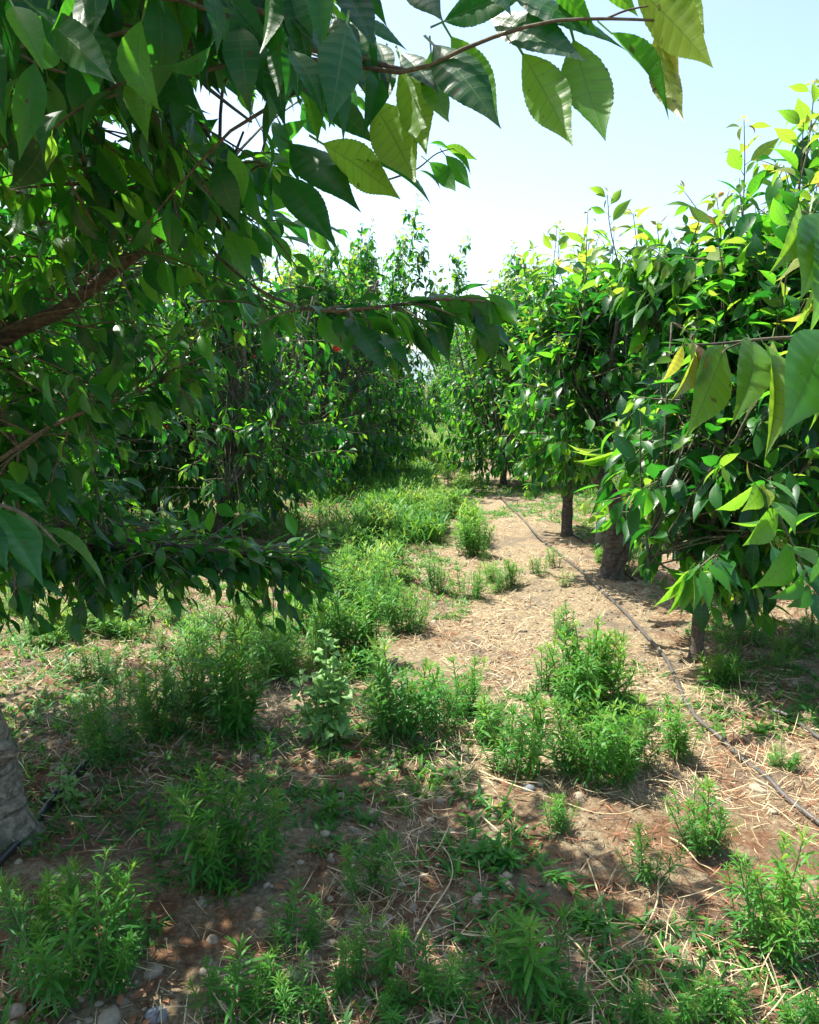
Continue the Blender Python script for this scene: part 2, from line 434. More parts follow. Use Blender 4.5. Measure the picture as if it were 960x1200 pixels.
mb.v.append(np.stack([HX.ravel(), HY.ravel(), HZ.ravel()], 1)); mb.n = 3600; mb.lv.append(fc.ravel()); mb.ls.append(np.full(len(fc), 4)); mb.uv.append(np.zeros((3600, 2))); mb.t.append(np.zeros(3600)); mb.mi.append(np.zeros(len(fc)))
tag(mb.build('hills', hm), 'far hills coloured blue-grey with haze at the end of the alley', kind='structure')

# ------------------------------------------------------------------ tree generator
def branch_path(p0, d0, length, n=8, up=.0, wob=.12):
    """a wandering shoot; up>0 bends it skyward, up<0 lets it sag"""
    P = [np.array(p0, float)]; d = nrm(np.array(d0, float)); st = length/(n-1)
    for _ in range(n-1):
        d = nrm(d + np.array([0, 0, up/(n-1)]) + rng.normal(0, wob, 3)/math.sqrt(n))
        P.append(P[-1]+d*st)
    return np.array(P)

def make_tree(name, base, H, RAD, zlow, trunk_r, nshoot, leaf, T, mats_leaf, nlimb=5, head=.5, lean=(0, 0), droop=.55,
              whips=(), whip_n=6, trunk_pts=None, spacing=.042, shoot_len=(.3, .65), bark_m=None, ecc=(0, 0), upr=.75, bulge=.5, dens=1.6, sides=10, rough=.12):
    """base: world foot; H total height of the bushy part; RAD crown radius; returns the root Empty"""
    bark_m = bark_m or M['bark']
    base = np.array([base[0], base[1], float(gh(base[0], base[1]))-.02])
    root = empty(name, base)
    tp = trunk_pts if trunk_pts is not None else [(0, 0, 0), (lean[0]*.3, lean[1]*.3, head*.5), (lean[0], lean[1], head)]
    tp = np.array(tp, float)
    P = smooth_path(tp, 16)
    prof = np.interp(np.linspace(0, 1, 16), [0, .06, .2, .8, 1], [1.45, 1.2, 1, .86, .95])
    b = MB(); tube(b, P, trunk_r*prof, 16, 0, rough, int(abs(base[0]*10)), .3); b.build('trunk', bark_m, root)
    top = P[-1]; paths = []
    for i in range(nlimb):
        a = 2*math.pi*(i+rng.uniform(-.3, .3))/nlimb
        reach = RAD*rng.uniform(.45, .75); hz = top[2] + (H-top[2])*rng.uniform(.55, .85)
        end = np.array([math.cos(a)*reach+ecc[0], math.sin(a)*reach+ecc[1], hz])
        midp = top + (end-top)*.4 + np.array([math.cos(a), math.sin(a), -.3])*RAD*.15
        paths.append(smooth_path([top-nrm(P[-1]-P[-2])*.03, top+(midp-top)*.4, midp, end], 12))
    # a leader and low limbs
    paths.append(smooth_path([top-np.array([0, 0, .03]), top+np.array([rng.normal(0, .05), rng.normal(0, .05), (H-top[2])*.5]), np.array([ecc[0]*.6, ecc[1]*.6, H*.95])], 10))
    for i in range(max(2, nlimb//2)):
        a = rng.uniform(0, 6.28); rr = RAD*rng.uniform(.6, .85)
        zz = max(zlow+.15, top[2]*.9)
        paths.append(smooth_path([top-np.array([0, 0, .04]), top+np.array([math.cos(a)*rr*.5, math.sin(a)*rr*.5, .12]), np.array([math.cos(a)*rr+ecc[0], math.sin(a)*rr+ecc[1], zz])], 9))
    for p in paths:
        b = MB(); n = len(p); tube(b, p, np.linspace(trunk_r*.62, trunk_r*.12, n), 7, 0, .08, 1); b.build('limb', bark_m, root)
    crown = MB()
    LP = []; LD = []; LN = []; LS = []; LT = []
    def add_shoot(path, r0=.006, **kw):
        tube(crown, path, np.linspace(r0, r0*.35, len(path)), 4, 1, cap=False)
        o = shoot_leaves(path, spacing, leaf, **kw)
        for acc, v in zip((LP, LD, LN, LS, LT), o): acc.append(v)
    def env(z):   # crown radius at a height
        u = np.clip((z-zlow)/(H-zlow), 0, 1)
        return RAD*(np.clip(math.sin(math.pi*min(1, u**bulge*1.0)) if u < 1 else 0, .0, 1)**(.6+.5*u)*.92+.1)
    for k in range(int(nshoot*dens)):
        p = paths[rng.integers(len(paths))]; i = int(len(p)*rng.uniform(.15, 1)**.8); i = min(i, len(p)-1)
        s0 = p[i]
        # aim at a random point inside the envelope shell
        z = zlow + (H-zlow)*rng.uniform(0, 1)**1.15; a = rng.uniform(0, 6.28); rr = env(z)*math.sqrt(rng.uniform(.2, 1))
        goal = np.array([math.cos(a)*rr+ecc[0], math.sin(a)*rr+ecc[1], z])
        v = goal-s0; d = np.linalg.norm(v); ln = rng.uniform(*shoot_len)
        st = goal - nrm(v)*min(d, ln)
        if d > ln*1.5:   # bare feeder twig
            tube(crown, smooth_path([s0, (s0+st)/2+np.array([0, 0, .05]), st], 5), [.005, .005, .004, .004, .003], 4, 1, cap=False)
        up = (z-zlow)/(H-zlow)
        path = branch_path(st, nrm(v)+np.array([0, 0, upr*(up-.1)]), ln, 7, upr*(up*1.6-.6))
        add_shoot(path, droop=np.clip(droop-.17+.12*(1-up), 0, 1), young=.1, tipn=3)
    for k in range(whip_n):
        a = rng.uniform(0, 6.28); rr = RAD*.5*math.sqrt(rng.uniform(0, 1))
        s0 = np.array([math.cos(a)*rr+ecc[0], math.sin(a)*rr+ecc[1], H*.72])
        wp = branch_path(s0, (rng.normal(0, .25), rng.normal(0, .25), 1), rng.uniform(.5, 1.05), 8, .2, .16)
        add_shoot(wp, .006, droop=.22, young=.3, tipn=4)
        for u in (.1, .25, .4, .6)[:int(rng.integers(1, 5))]:
            a = rng.uniform(0, 6.28); add_shoot(branch_path(wp[int(u*7)], (math.cos(a), math.sin(a), 1.0), rng.uniform(.15, .4), 6, .1, .12), .004, droop=.3, young=.2, tipn=3)
    for (w, dz) in whips:   # world tips that the photograph shows
        tip = np.array(w)-base; s0 = np.array([tip[0]*.75+ecc[0]*.25, tip[1]*.75+ecc[1]*.25, tip[2]-dz])
        wp = smooth_path([s0, s0+(tip-s0)*.35+rng.normal(0, .04, 3), s0+(tip-s0)*.7+rng.normal(0, .03, 3), tip], 9)
        add_shoot(wp, .006, droop=.12, young=.35, tipn=5)
        if dz > .65:
            for u in np.linspace(0, .85 if dz > .95 else .45, int(4+dz*9)):
                q = wp[int(u*8)]; a = rng.uniform(0, 6.28)
                add_shoot(branch_path(q, (math.cos(a), math.sin(a), 1.1), rng.uniform(.22, .42)*(1.1-u*.6), 6, -.3, .1), .004, droop=.55, young=.2, tipn=3)
    P_, D_, N_, S_, T_ = [np.concatenate(q) for q in (LP, LD, LN, LS, LT)]
    ok = P_[:, 2] > zlow*.7
    place_leaves(crown, P_[ok], D_[ok], N_[ok], S_[ok], T_[ok], T, 0)
    crown.build('crown', [mats_leaf, M['twig']], root)
    return root

def depth_ground(px, d):
    """foot of something seen in column px, d metres out along the ground"""
    x = (px-480)/F*(d*math.cos(PITCH)+CAMZ*math.sin(PITCH)); return (x, d)

RG = 'young cherry trees in the row beside the path'
# R1: the young tree with the slim trunk, four metres off
g1 = ground(816, 772)
r1 = make_tree('cherry_tree', g1, 2.36, .92, .42, .035, 205, .185, MID, M['leaf'], nlimb=6, head=.62, droop=.42, spacing=.042,
    whips=[(at(872, 140, 4.3), .95), (at(800, 222, 4.4), .7), (at(955, 95, 3.9), 1.0), (at(712, 228, 4.7), .8), (at(742, 250, 4.6), .7), (at(840, 230, 4.3), .8), (at(770, 262, 4.5), .7), (at(910, 200, 4.2), .8)], whip_n=11, dens=1.3, bulge=.62, ecc=(.30, .1), bark_m=M['bark'])
tag(r1, 'young cherry tree with a slim straight trunk and dense dark crown near the hose joint', 'tree', RG)
# R2: gnarled trunk
g2 = ground(716, 676)
r2 = make_tree('cherry_tree', g2, 2.4, .74, .98, .07, 160, .155, MID, M['leaf'], nlimb=5, droop=.42, bark_m=M['bark'], rough=.4, dens=1.25,
    trunk_pts=[(0, 0, 0), (.03, 0, .12), (.07, 0, .3), (.10, 0, .46), (.02, .02, .62), (-.12, .0, .8), (-.25, 0, 1.0)], ecc=(-.2, 0),
    whips=[(at(657, 268, 6.2), .9), (at(690, 285, 6.0), .9), (at(625, 292, 6.4), .9)], whip_n=11, shoot_len=(.25, .5))
tag(r2, 'old cherry tree with a thick gnarled trunk leaning over the hose', 'tree', RG)
# twisted strands and burls of the gnarled trunk
b = MB()
cz = smooth_path([(0, 0, -.03), (.02, 0, .12), (.06, 0, .3), (.08, 0, .46), (.03, .01, .6), (-.08, 0, .74)], 24)
for k in range(7):
    ph = k*.9; u = np.linspace(0, 1, 24); rr = np.interp(u, [0, .15, .45, .7, 1], [.09, .06, .075, .055, .02])*(1+.35*vnoise(u*4+k*3, u*0+k, 3))
    P = cz + np.stack([rr*np.cos(ph+u*2.2), rr*np.sin(ph+u*2.2)*.8, 0*u], 1)
    tube(b, P, np.interp(u, [0, .12, .4, .62, 1], [.052, .036, .048, .052, .02])*(1+.5*vnoise(u*7+k*2, u*0+k*5, 4)), 10, 0, .45, k)
b.build('gnarled_wood', M['bark'], r2)
g3 = ground(664, 627)
r3 = make_tree('cherry_tree', g3, 2.6, .72, .55, .055, 160, .155, MID, M['leaf'], nlimb=5, head=.7, droop=.42, dens=1.3, whips=[(at(610, 300, 8.2), 1.1), (at(630, 300, 8.0), 1.0)], whip_n=14)
tag(r3, 'cherry tree with a short dark upright trunk just behind the gnarled one', 'tree', RG)
g4 = ground(590, 568)
r4 = make_tree('cherry_tree', g4, 2.9, 1.15, .15, .05, 180, .16, LOW, M['leaf'], nlimb=6, head=.5, droop=.45, whips=[(at(602, 282, 12), 1.4), (at(610, 300, 12), 1.2), (at(585, 320, 12), 1.1), (at(640, 305, 12), 1.1)], whip_n=10)
tag(r4, 'bushy cherry tree with low leafy skirt where the bare path narrows', 'tree', RG)

# L trees
LG = 'old spreading cherry trees in the shady row'
def ltree(px, py, H, RAD, zlow, tr, ns, leaf, T, mat, label, **kw):
    g = ground(px, py); t = make_tree('cherry_tree', g, H, RAD, zlow, tr, ns, leaf, T, mat, **kw); tag(t, label, 'tree', LG); return t
l1 = ltree(262, 628, 2.9, 1.45, .25, .085, 240, .14, MID, M['leaf'], 'spreading cherry tree with a dark slanting trunk, red cherries in its crown', nlimb=7, head=.7, droop=.6, lean=(.15, 0), whip_n=12)
l2 = ltree(178, 612, 2.8, 1.45, .35, .10, 230, .14, MID, M['leaf'], 'thick-trunked cherry tree standing behind the low drooping branch', nlimb=7, head=.9, droop=.6, whip_n=10)
l3 = ltree(343, 572, 3.4, 1.8, .2, .11, 330, .145, LOW, M['leaf'], 'wide cherry tree whose dark low skirt overhangs the weeds', nlimb=8, head=.8, droop=.6, ecc=(.35, 0),
    whips=[(at(437, 258, 10.5), 1.2), (at(490, 228, 10.8), 1.7), (at(500, 270, 10.8), 1.5), (at(480, 260, 10.6), 1.4), (at(415, 290, 10.4), 1.0), (at(515, 310, 10.8), 1.2), (at(385, 270, 10.2), 1.1)], whip_n=18)
l4 = ltree(425, 543, 4.0, 1.5, .2, .09, 260, .15, LOW, M['leaf'], 'tall cherry tree with a plume of upright shoots against the sky', nlimb=6, head=.7, droop=.5, whip_n=8,
    whips=[(at(550, 266, 15), 2.0), (at(545, 300, 15), 1.6), (at(470, 270, 15), 1.4), (at(520, 320, 15), 1.4)])
l5 = ltree(70, 640, 2.7, 1.35, .4, .08, 210, .14, MID, M['leaf'], 'cherry tree with pale lit sprays at the open end of the shady row', nlimb=6, head=.8, droop=.55, whip_n=10)

# generic copies for the rows beyond
src = [make_tree('cherry_tree', (2.0, 16.0), 3.3, 1.25, .2, .06, 150, .16, LOW, M['leaf_far'], nlimb=6, head=.6, droop=.5, whip_n=10),
       make_tree('cherry_tree', (-1.55, 18.5), 3.6, 1.4, .2, .07, 160, .16, LOW, M['leaf_far'], nlimb=6, head=.7, droop=.5, whip_n=12),
       make_tree('cherry_tree', (1.95, 20.0), 3.1, 1.1, .15, .05, 130, .16, LOW, M['leaf_far'], nlimb=5, head=.5, droop=.5, whip_n=8)]
tag(src[0], 'pale green cherry tree on the sunny side where the alley narrows', 'tree', 'far cherry trees along the alley')
tag(src[1], 'pale green cherry tree on the shady side where the alley narrows', 'tree', 'far cherry trees along the alley')
tag(src[2], 'smaller cherry tree behind the narrowing of the alley, sunny side', 'tree', 'far cherry trees along the alley')
def dup(i, x, y, s, label, group):
    c = copy_tree(src[i]); c.location = (x, y, float(gh(x, y))-.02); c.rotation_euler = (0, 0, rng.uniform(0, 6.28)); c.scale = (s, s, s*rng.uniform(.93, 1.07))
    c['label'] = label; c['group'] = group; return c
far = 'cherry tree deep in the alley, one of the hazy green row'
for y in (12.8, 15.6): dup(1, -1.75, y, .95, 'shady-row cherry tree, %s of the two past the tall plume' % ('nearer' if y < 14 else 'farther'), 'far cherry trees along the alley')
for y in (14.2,): dup(0, 2.0, y, .85, 'cherry tree just past the bushy one with the low skirt', 'far cherry trees along the alley')
for y in np.arange(22.5, 42, 2.4):
    dup(int(rng.integers(3)), -1.7+rng.normal(0, .15), y, rng.uniform(.85, 1.1), far, 'far cherry trees along the alley')
    dup(int(rng.integers(3)), 2.1+rng.normal(0, .15), y+.8, rng.uniform(.85, 1.1), far, 'far cherry trees along the alley')
for y in (24, 26.5, 30, 33, 36, 40): dup(int(rng.integers(3)), rng.uniform(-.5, 1.3), y, .5, far, 'far cherry trees along the alley')
dup(2, .15, 27.5, .5, 'small pale cherry tree closing the end of the alley', 'far cherry trees along the alley')
RW = 'cherry trees in the rows behind'
for j, x0 in enumerate((4.6, 7.7, 10.8)):
    for y in np.arange(5.4+j*1.2, 26, 2.5): 
        dup(int(rng.integers(3)), x0+rng.normal(0, .2), y+rng.normal(0, .25), rng.uniform(.8, 1.0), 'cherry tree in a row behind the young path-side trees', RW+' the path side')
for j, x0 in enumerate((-5.0, -8.3, -11.6)):
    for y in np.arange(6.0+j*1.4, 27, 2.6):
        if j == 0 and y < 8: continue
        dup(int(rng.integers(3)), x0+rng.normal(0, .2), y+rng.normal(0, .25), rng.uniform(.85, 1.05), 'cherry tree in a row behind the shady old trees', RW+' the shady side')

# ------------------------------------------------------------------ cherries (parts of the left trees)
def cherries(root, pts):
    for p in pts:
        q = np.array(p) - np.array(root.location)
        b = MB(); th = np.linspace(-1.57, 1.57, 9); r_ = .0115*np.maximum(np.cos(th), .02)
        tube(b, q + np.stack([0*th, 0*th, .0105*np.sin(th)], 1), r_, 10, 0, 0, tint=.5)
        tube(b, smooth_path([q+np.array([0, 0, .009]), q+np.array([.004, 0, .03]), q+np.array([.012, .005, .055])], 5), .001, 4, 0, 0, tint=.2)
        b.build('cherry', M['cherry'], root)

# ------------------------------------------------------------------ the near tree whose crown hangs overhead
g0 = np.array([-1.40, 2.42, 0]); g0[2] = float(gh(g0[0], g0[1])) - .02
near = empty('cherry_tree', g0)
tag(near, 'big old cherry tree with a thick grey trunk and leafy boughs hanging overhead', 'tree', LG)
def loc(p): return np.asarray(p) - g0
TP = smooth_path([(0, 0, -.03), (-.03, 0, .2), (-.10, .02, .5), (-.22, .05, .85), (-.36, .12, 1.15)], 40)
prof = np.interp(np.linspace(0, 1, 40), [0, .05, .15, .7, 1], [1.2, 1.1, 1.02, .92, 1.0])
b = MB(); tube(b, TP, .135*prof, 40, 0, .09, 3, .3); b.build('trunk', M['bark_grey'], near)
b = MB(); k0 = np.array([.11, -.04, .34]); tube(b, smooth_path([k0-np.array([.05, 0, 0]), k0, k0+np.array([.02, -.015, 0])], 7), .03*np.array([1.3, 1.3, 1.1, .9, .7, .45, .1]), 12, 0, .2, 5); b.build('knot', M['bark_grey'], near)
TOP = TP[-1]
limbs = {
 'seen': ([TOP, loc(at(-60, 455, 2.75)), loc(at(0, 398, 2.65)), loc(at(75, 362, 2.6)), loc(at(140, 312, 2.55)), loc(at(215, 262, 2.4)), loc(at(300, 210, 2.1))], .04, .008),
 'over': ([TOP, loc((-1.6, 2.0, 1.75)), loc((-1.15, 1.5, 2.15)), loc(at(60, 40, 1.45)), loc(at(230, 25, 1.25)), loc(at(380, 60, 1.15)), loc(at(480, 84, 1.12))], .022, .003),
 'up': ([TOP, loc((-1.6, 2.7, 1.9)), loc((-1.3, 2.9, 2.5)), loc((-.9, 3.0, 3.0))], .05, .015),
 'back': ([TOP, loc((-1.9, 2.9, 1.5)), loc((-1.7, 3.7, 1.9)), loc((-1.3, 4.4, 2.2))], .05, .012),
 'low': ([TOP-np.array([0, 0, .15]), loc((-1.75, 2.9, .98)), loc(at(40, 640, 2.9)), loc(at(150, 640, 2.85)), loc(at(250, 645, 2.85)), loc(at(335, 655, 2.9))], .03, .005),
 'lit': ([TOP, loc(at(-40, 560, 2.6)), loc(at(60, 500, 2.45)), loc(at(120, 475, 2.35)), loc(at(170, 455, 2.3)), loc(at(212, 428, 2.25))], .011, .003),
 'mid': ([loc(at(215, 262, 2.4)), loc(at(290, 330, 2.0)), loc(at(360, 362, 1.7)), loc(at(440, 360, 1.55)), loc(at(520, 350, 1.5)), loc(at(590, 356, 1.48))], .005, .002),
 'left': ([TOP, loc((-2.1, 1.9, 1.6)), loc((-1.9, 1.1, 2.0)), loc((-1.3, .5, 2.3))], .045, .015)}
LPATH = {}
for k, (pts, ra, rb) in limbs.items():
    p = smooth_path(pts, 26); LPATH[k] = p
    b = MB(); tube(b, p, np.linspace(ra, rb, 26), 10, 0, .12 if ra > .03 else .04, 2); b.build('limb', M['bark'] if ra > .016 else M['twig'], near)

# where the near tree leaves the view open
def in_poly(x, y, poly):
    x = np.asarray(x); y = np.asarray(y); c = np.zeros(x.shape, bool); n = len(poly)
    for i in range(n):
        x1, y1 = poly[i]; x2, y2 = poly[(i+1) % n]
        cond = ((y1 > y) != (y2 > y)) & (x < (x2-x1)*(y-y1)/((y2-y1) or 1e-9)+x1)
        c ^= cond
    return c
OPEN = [(430, -70), (1300, -70), (1300, 1600), (-300, 1600), (-300, 745), (60, 745), (280, 720), (330, 650), (200, 600), (120, 570), (130, 540), (200, 500), (250, 460), (300, 410), (440, 400), (440, 350), (345, 330), (395, 285), (420, 250), (400, 200), (440, 150)]
HOLES = [(253, 118, 26), (288, 150, 27), (262, 150, 18), (135, 150, 16), (235, 95, 14), (30, 100, 12), (300, 130, 15), (190, 62, 6), (165, 20, 5)]
crown = MB()
acc = [[], [], [], [], []]
def nshoot(path, size=.115, spacing=.04, r0=.004, **kw):
    q = path+g0
    px, py, d = pix(q)
    vis = (d > 0) & in_poly(px, py, OPEN)
    if any(((px-hx_)**2+(py-hy_)**2 < (hr+4)**2).sum() > 1 for hx_, hy_, hr in HOLES[:5]): return
    if vis.mean() > .35 or (vis.any() and vis[:3].any()): return
    tube(crown, path[~vis] if (~vis).sum() > 3 and not vis.any() else path[:max(3, int((~vis).sum()))], np.linspace(r0, r0*.4, len(path[~vis]) if not vis.any() else max(3, int((~vis).sum()))), 5, 1, cap=False)
    o = shoot_leaves(path, spacing, size, **kw)
    for a_, v in zip(acc, o): a_.append(v)
def cloud(n, lo, hi, keys, size, ln=(.3, .6), droop=.36, sp=.040):
    for _ in range(n):
        goal = loc(rng.uniform(lo, hi)); best = None
        pts = np.concatenate([LPATH[k][5:] for k in keys]); pts = pts[rng.integers(0, len(pts), 7)]; j = np.argmin(np.linalg.norm(pts-goal, axis=1)); s0 = pts[j]
        v = goal-s0; L_ = np.linalg.norm(v); l_ = rng.uniform(*ln)
        st = goal-nrm(v)*min(l_, L_)
        q = goal+g0; dcam = np.linalg.norm(q-CAM)
        if dcam < .62: continue
        nshoot(branch_path(st, nrm(v)+np.array([0, 0, .0]), l_, 7, -.5, .15), size, sp, droop=droop, young=.12, tipn=3)
        mid_ = (s0+st)/2+np.array([0, 0, .06])+rng.normal(0, .05, 3)
        if L_ > l_*1.3 and rng.uniform() < .35 and min(np.linalg.norm(w_+g0-CAM) for w_ in (s0, mid_, st)) > 1.5 and not any(((lambda a_, b_, c_: (c_ > 0) & in_poly(a_, b_, OPEN))(*pix(w_+g0))).any() for w_ in (s0[None], mid_[None], st[None])): tube(crown, smooth_path([s0, mid_, st], 6), np.linspace(.006, .003, 6), 5, 1, cap=False)
cloud(350, (-2.3, .9, 1.95), (-.2, 2.2, 2.6), ('over', 'left', 'seen'), .122)
cloud(340, (-2.4, 1.7, 1.7), (-.3, 3.6, 2.9), ('seen', 'up', 'back', 'over'), .12)
cloud(160, (-2.6, 2.6, 1.3), (-.9, 4.6, 2.6), ('back', 'up', 'seen'), .12)
cloud(40, (-2.2, -.9, 2.1), (.1, .9, 2.9), ('left', 'over'), .12)
cloud(85, (-1.1, 1.5, 2.4), (-.1, 3.0, 3.2), ('up', 'over'), .12)  # off-frame shoots, thinned and trimmed so sun reaches the ground
cloud(150, (-2.4, -1.8, 2.3), (-.45, .7, 3.0), ('left', 'over'), .12)  # unseen canopy over and behind the camera, added to cut foreground skylight
cloud(190, (-2.4, 2.3, .75), (-1.1, 3.8, 1.75), ('low', 'lit'), .12)
# low drooping bough and lit sprig
for key, n_, sz in (('low', 120, .105), ('lit', 26, .105), ('mid', 22, .1)):
    p = LPATH[key]
    for _ in range(n_):
        i = rng.integers(9, 26) if key != 'mid' else rng.integers(8, 26); tdir = nrm(p[min(i+1, 25)]-p[i-1])
        dd = tdir*.7 + rng.normal(0, .6, 3)*np.array([1, 1, .7]) + np.array([0, 0, -.1 if key != 'lit' else .15])
        ln = rng.uniform(.12, .34) if key != 'mid' else rng.uniform(.05, .16)
        path = branch_path(p[i], dd, ln, 6, -.4, .1)
        if key == 'mid':
            ex, ey, _d = pix(path+g0)
            if ey.min() < 335 or ey.max() > 425 or ex.max() > 600: continue
        tube(crown, path, np.linspace(.003, .0015, 6), 5, 1, cap=False)
        o = shoot_leaves(path, .04, sz, droop=.38, young=.15, tipn=3)
        for a_, v in zip(acc, o): a_.append(v)
    o = shoot_leaves(p[10:], .035, sz, droop=.5, young=.1, tipn=4)
    for a_, v in zip(acc, o): a_.append(v)
P_, D_, N_, S_, T_ = [np.concatenate(q) for q in acc]
D_ = nrm(D_ + np.array([[.32, -.05, .12]])); T_ = np.where(T_ > .6, T_*.45+.33*(rng.uniform(0, 1, len(T_)) < .35), T_)
tipw = P_+D_*S_[:, None]*.7+g0
px, py, dd = pix(tipw); px0, py0, _ = pix(P_+g0)
bad = (dd > 0) & (in_poly(px, py, OPEN) & ~((py > 560) & (py < 740) & (px < 385)) & ~((py > 400) & (py < 520) & (px < 260)) & ~((py > 325) & (py < 440) & (px < 610) & (px > 300)))
for hx_, hy_, hr in HOLES: bad |= ((px-hx_)**2 + (py-hy_)**2 < hr*hr) | (((px+px0)/2-hx_)**2 + ((py+py0)/2-hy_)**2 < hr*hr)
bad |= np.linalg.norm(tipw-CAM, axis=1) < .5
ql = pix(LPATH['seen'][5:18]+g0)   # leaves in front of the bare stretch of the limb
for a_, b_ in zip(ql[0], ql[1]): bad |= (dd < 2.75) & (dd > 0) & (a_ < 170) & (((px-a_)**2+(py-b_)**2 < 20**2) | (((px+px0)/2-a_)**2+((py+py0)/2-b_)**2 < 20**2))
ok = ~bad
dist = np.linalg.norm(P_+g0-CAM, axis=1)
nearm = ok & (dist < 2.0); farm = ok & ~nearm
place_leaves(crown, P_[nearm], D_[nearm], N_[nearm], S_[nearm], T_[nearm], HIGH, 0)
place_leaves(crown, P_[farm], D_[farm], N_[farm], S_[farm], T_[farm], MID, 0)
crown.build('crown', [M['leaf'], M['twig']], near)
print('near leaves', ok.sum(), 'of', len(ok))

# hero leaves: (base px,py) -> (tip px,py), depth base, depth tip, roll (0 = upper side away from the camera), width, tint
def hero(name, parent, origin, twigs, leaves, T=HERO, tilt=1., lit_tint=0.):
    mb = MB()
    for pts, ra, rb in twigs:
        tube(mb, smooth_path([at(*p) for p in pts], 14) - origin, np.linspace(ra, rb, 14), 7, 1)
    for (bx, by, tx, ty, db, dt, roll, w, tint, k) in leaves:
        dt = db-(db-dt)*tilt-(.03 if tilt > 1 else 0); tint = min(1, tint+lit_tint) if tint > .25 else tint  # paler leaves get a lifted tint, painting in sunlight on and through them
        B = at(bx, by, db); E = at(tx, ty, dt); Dv = E-B; ln = np.linalg.norm(Dv); D = Dv/ln
        view = nrm((B+E)/2 - CAM); N = nrm(view - D*np.dot(view, D)); Xv = np.cross(D, N)
        Nr = N*math.cos(roll) + Xv*math.sin(roll)
        V, flat, sizes, uv = T[k]
        # pivot so that the bent tip still lands on the wanted point
        pet_ = .2 if T is HIGH else .16; w = min(w, 1.12)*.88
        tipl = V[-(5 if T is HIGH else 9)//2] - np.array([0, pet_, 0]); al = math.atan2(tipl[2], tipl[1]); L0 = math.hypot(tipl[1], tipl[2])
        Yax = D*math.cos(al) - Nr*math.sin(al); Zax = Nr*math.cos(al) + D*math.sin(al)
        # T: tip = y*Y + z*Z ; choose axes so that it equals D*L0
        Yx = D*math.cos(-al) + Nr*math.sin(-al); Zx = Nr*math.cos(-al) - D*math.sin(-al)
        mb.add_inst(T[k], np.array([B-origin-Yx*pet_*ln/L0]), np.array([np.cross(Yx, Zx)]), np.array([Yx]), np.array([Zx]), np.array([ln/L0]), np.array([tint]), 0, np.array([w]))
    return mb.build(name, [M['leaf'], M['twig']], parent)
topb = [([(300, 62, 1.25), (400, 74, 1.15), (480, 84, 1.1), (560, 50, 1.06), (640, 26, 1.02), (710, 22, 1.0), (770, 24, .98)], .004, .0016),
        ([(710, 22, 1.0), (735, 12, .99), (765, 6, .98)], .0016, .001)]
toplv = [
 (612, 62, 672, 172, 1.05, .98, .25, 1.05, .5, 0), (672, 46, 710, 166, 1.04, .97, -.2, 1.05, .45, 2), (716, 38, 784, 142, 1.02, .98, .9, .95, .3, 1),
 (770, 34, 802, 142, 1.0, .96, -.4, .85, .66, 3), (762, 30, 796, 96, 1.0, .99, .7, .9, .7, 1), (742, -18, 836, 80, .99, .9, .5, 1.05, .62, 0), (790, -22, 826, 40, .95, .92, .3, .9, .6, 2),
 (575, 20, 690, 74, 1.08, 1.0, 2.6, 1.0, .05, 0), (600, -5, 735, 60, 1.05, 1.02, 2.2, .95, .15, 2), (520, 25, 640, -20, 1.12, 1.02, 2.7, 1.0, .1, 0),
 (508, 52, 588, 152, 1.1, 1.04, 2.8, 1.1, .1, 2), (528, 42, 586, 150, 1.14, 1.1, .3, 1., .4, 0), (505, 60, 527, 144, 1.12, 1.08, -.5, 1.0, .4, 3),
 (470, 72, 500, 182, 1.16, 1.1, .4, 1.05, .55, 0), (436, 118, 488, 216, 1.2, 1.12, .3, 1.15, .55, 2), (452, 62, 424, 162, 1.2, 1.16, 2.9, .9, .2, 1), (470, 62, 515, 110, 1.15, 1.1, 2.6, 1.1, .05, 0),
 (440, 50, 455, 110, 1.18, 1.14, 2.8, 1.2, .05, 3), (378, 168, 470, 234, 1.35, 1.25, .5, 1.05, .55, 0), (340, 168, 424, 250, 1.4, 1.3, 2.7, 1.0, .15, 2), (432, 190, 505, 240, 1.3, 1.25, 1.3, .7, .2, 1),
 (330, 205, 396, 292, 1.5, 1.42, 2.9, 1.0, .2, 0), (392, 20, 420, 72, 1.1, 1.05, 2.8, 1.5, .1, 2), (330, -30, 350, 40, 1.0, .95, 2.7, 1.5, .1, 0), (480, -20, 520, 26, 1.05, 1.0, 2.8, 1.4, .1, 2),
 (640, -25, 700, 40, 1.03, 1.0, .7, 1.0, .3, 0), (395, -30, 440, 60, 1.02, .98, 2.6, 1.3, .05, 0), (560, -40, 600, 20, 1.05, 1.0, 2.7, 1.3, .1, 2), (690, -30, 748, 20, 1.02, 1.0, .4, 1.0, .4, 3),
 (300, 60, 335, 150, 1.25, 1.2, 2.8, 1.0, .15, 0), (350, 80, 372, 170, 1.22, 1.2, .5, 1.0, .35, 1), (255, 20, 290, 110, 1.2, 1.15, 2.6, .8, .15, 1), (210, 10, 235, 110, 1.15, 1.1, 2.2, .7, .2, 1)]
hero('leafy_branch', near, g0, topb, toplv, lit_tint=.14)
ov = []
for _ in range(130):
    bx, by = rng.uniform(-40, 420), rng.uniform(-110, 75); d_ = rng.uniform(.85, 1.35); ln_ = rng.uniform(75, 115)/d_
    a_ = rng.normal(.12, .3); ov.append((bx, by, bx+ln_*math.sin(a_), by+ln_*math.cos(a_), d_, d_-rng.uniform(-.02, .06), rng.choice([rng.normal(2.7, .4), rng.normal(.5, .4), rng.normal(1.5, .4)], p=[.6, .25, .15]), rng.uniform(.8, 1.1), rng.uniform(0, .35), int(rng.integers(4))))
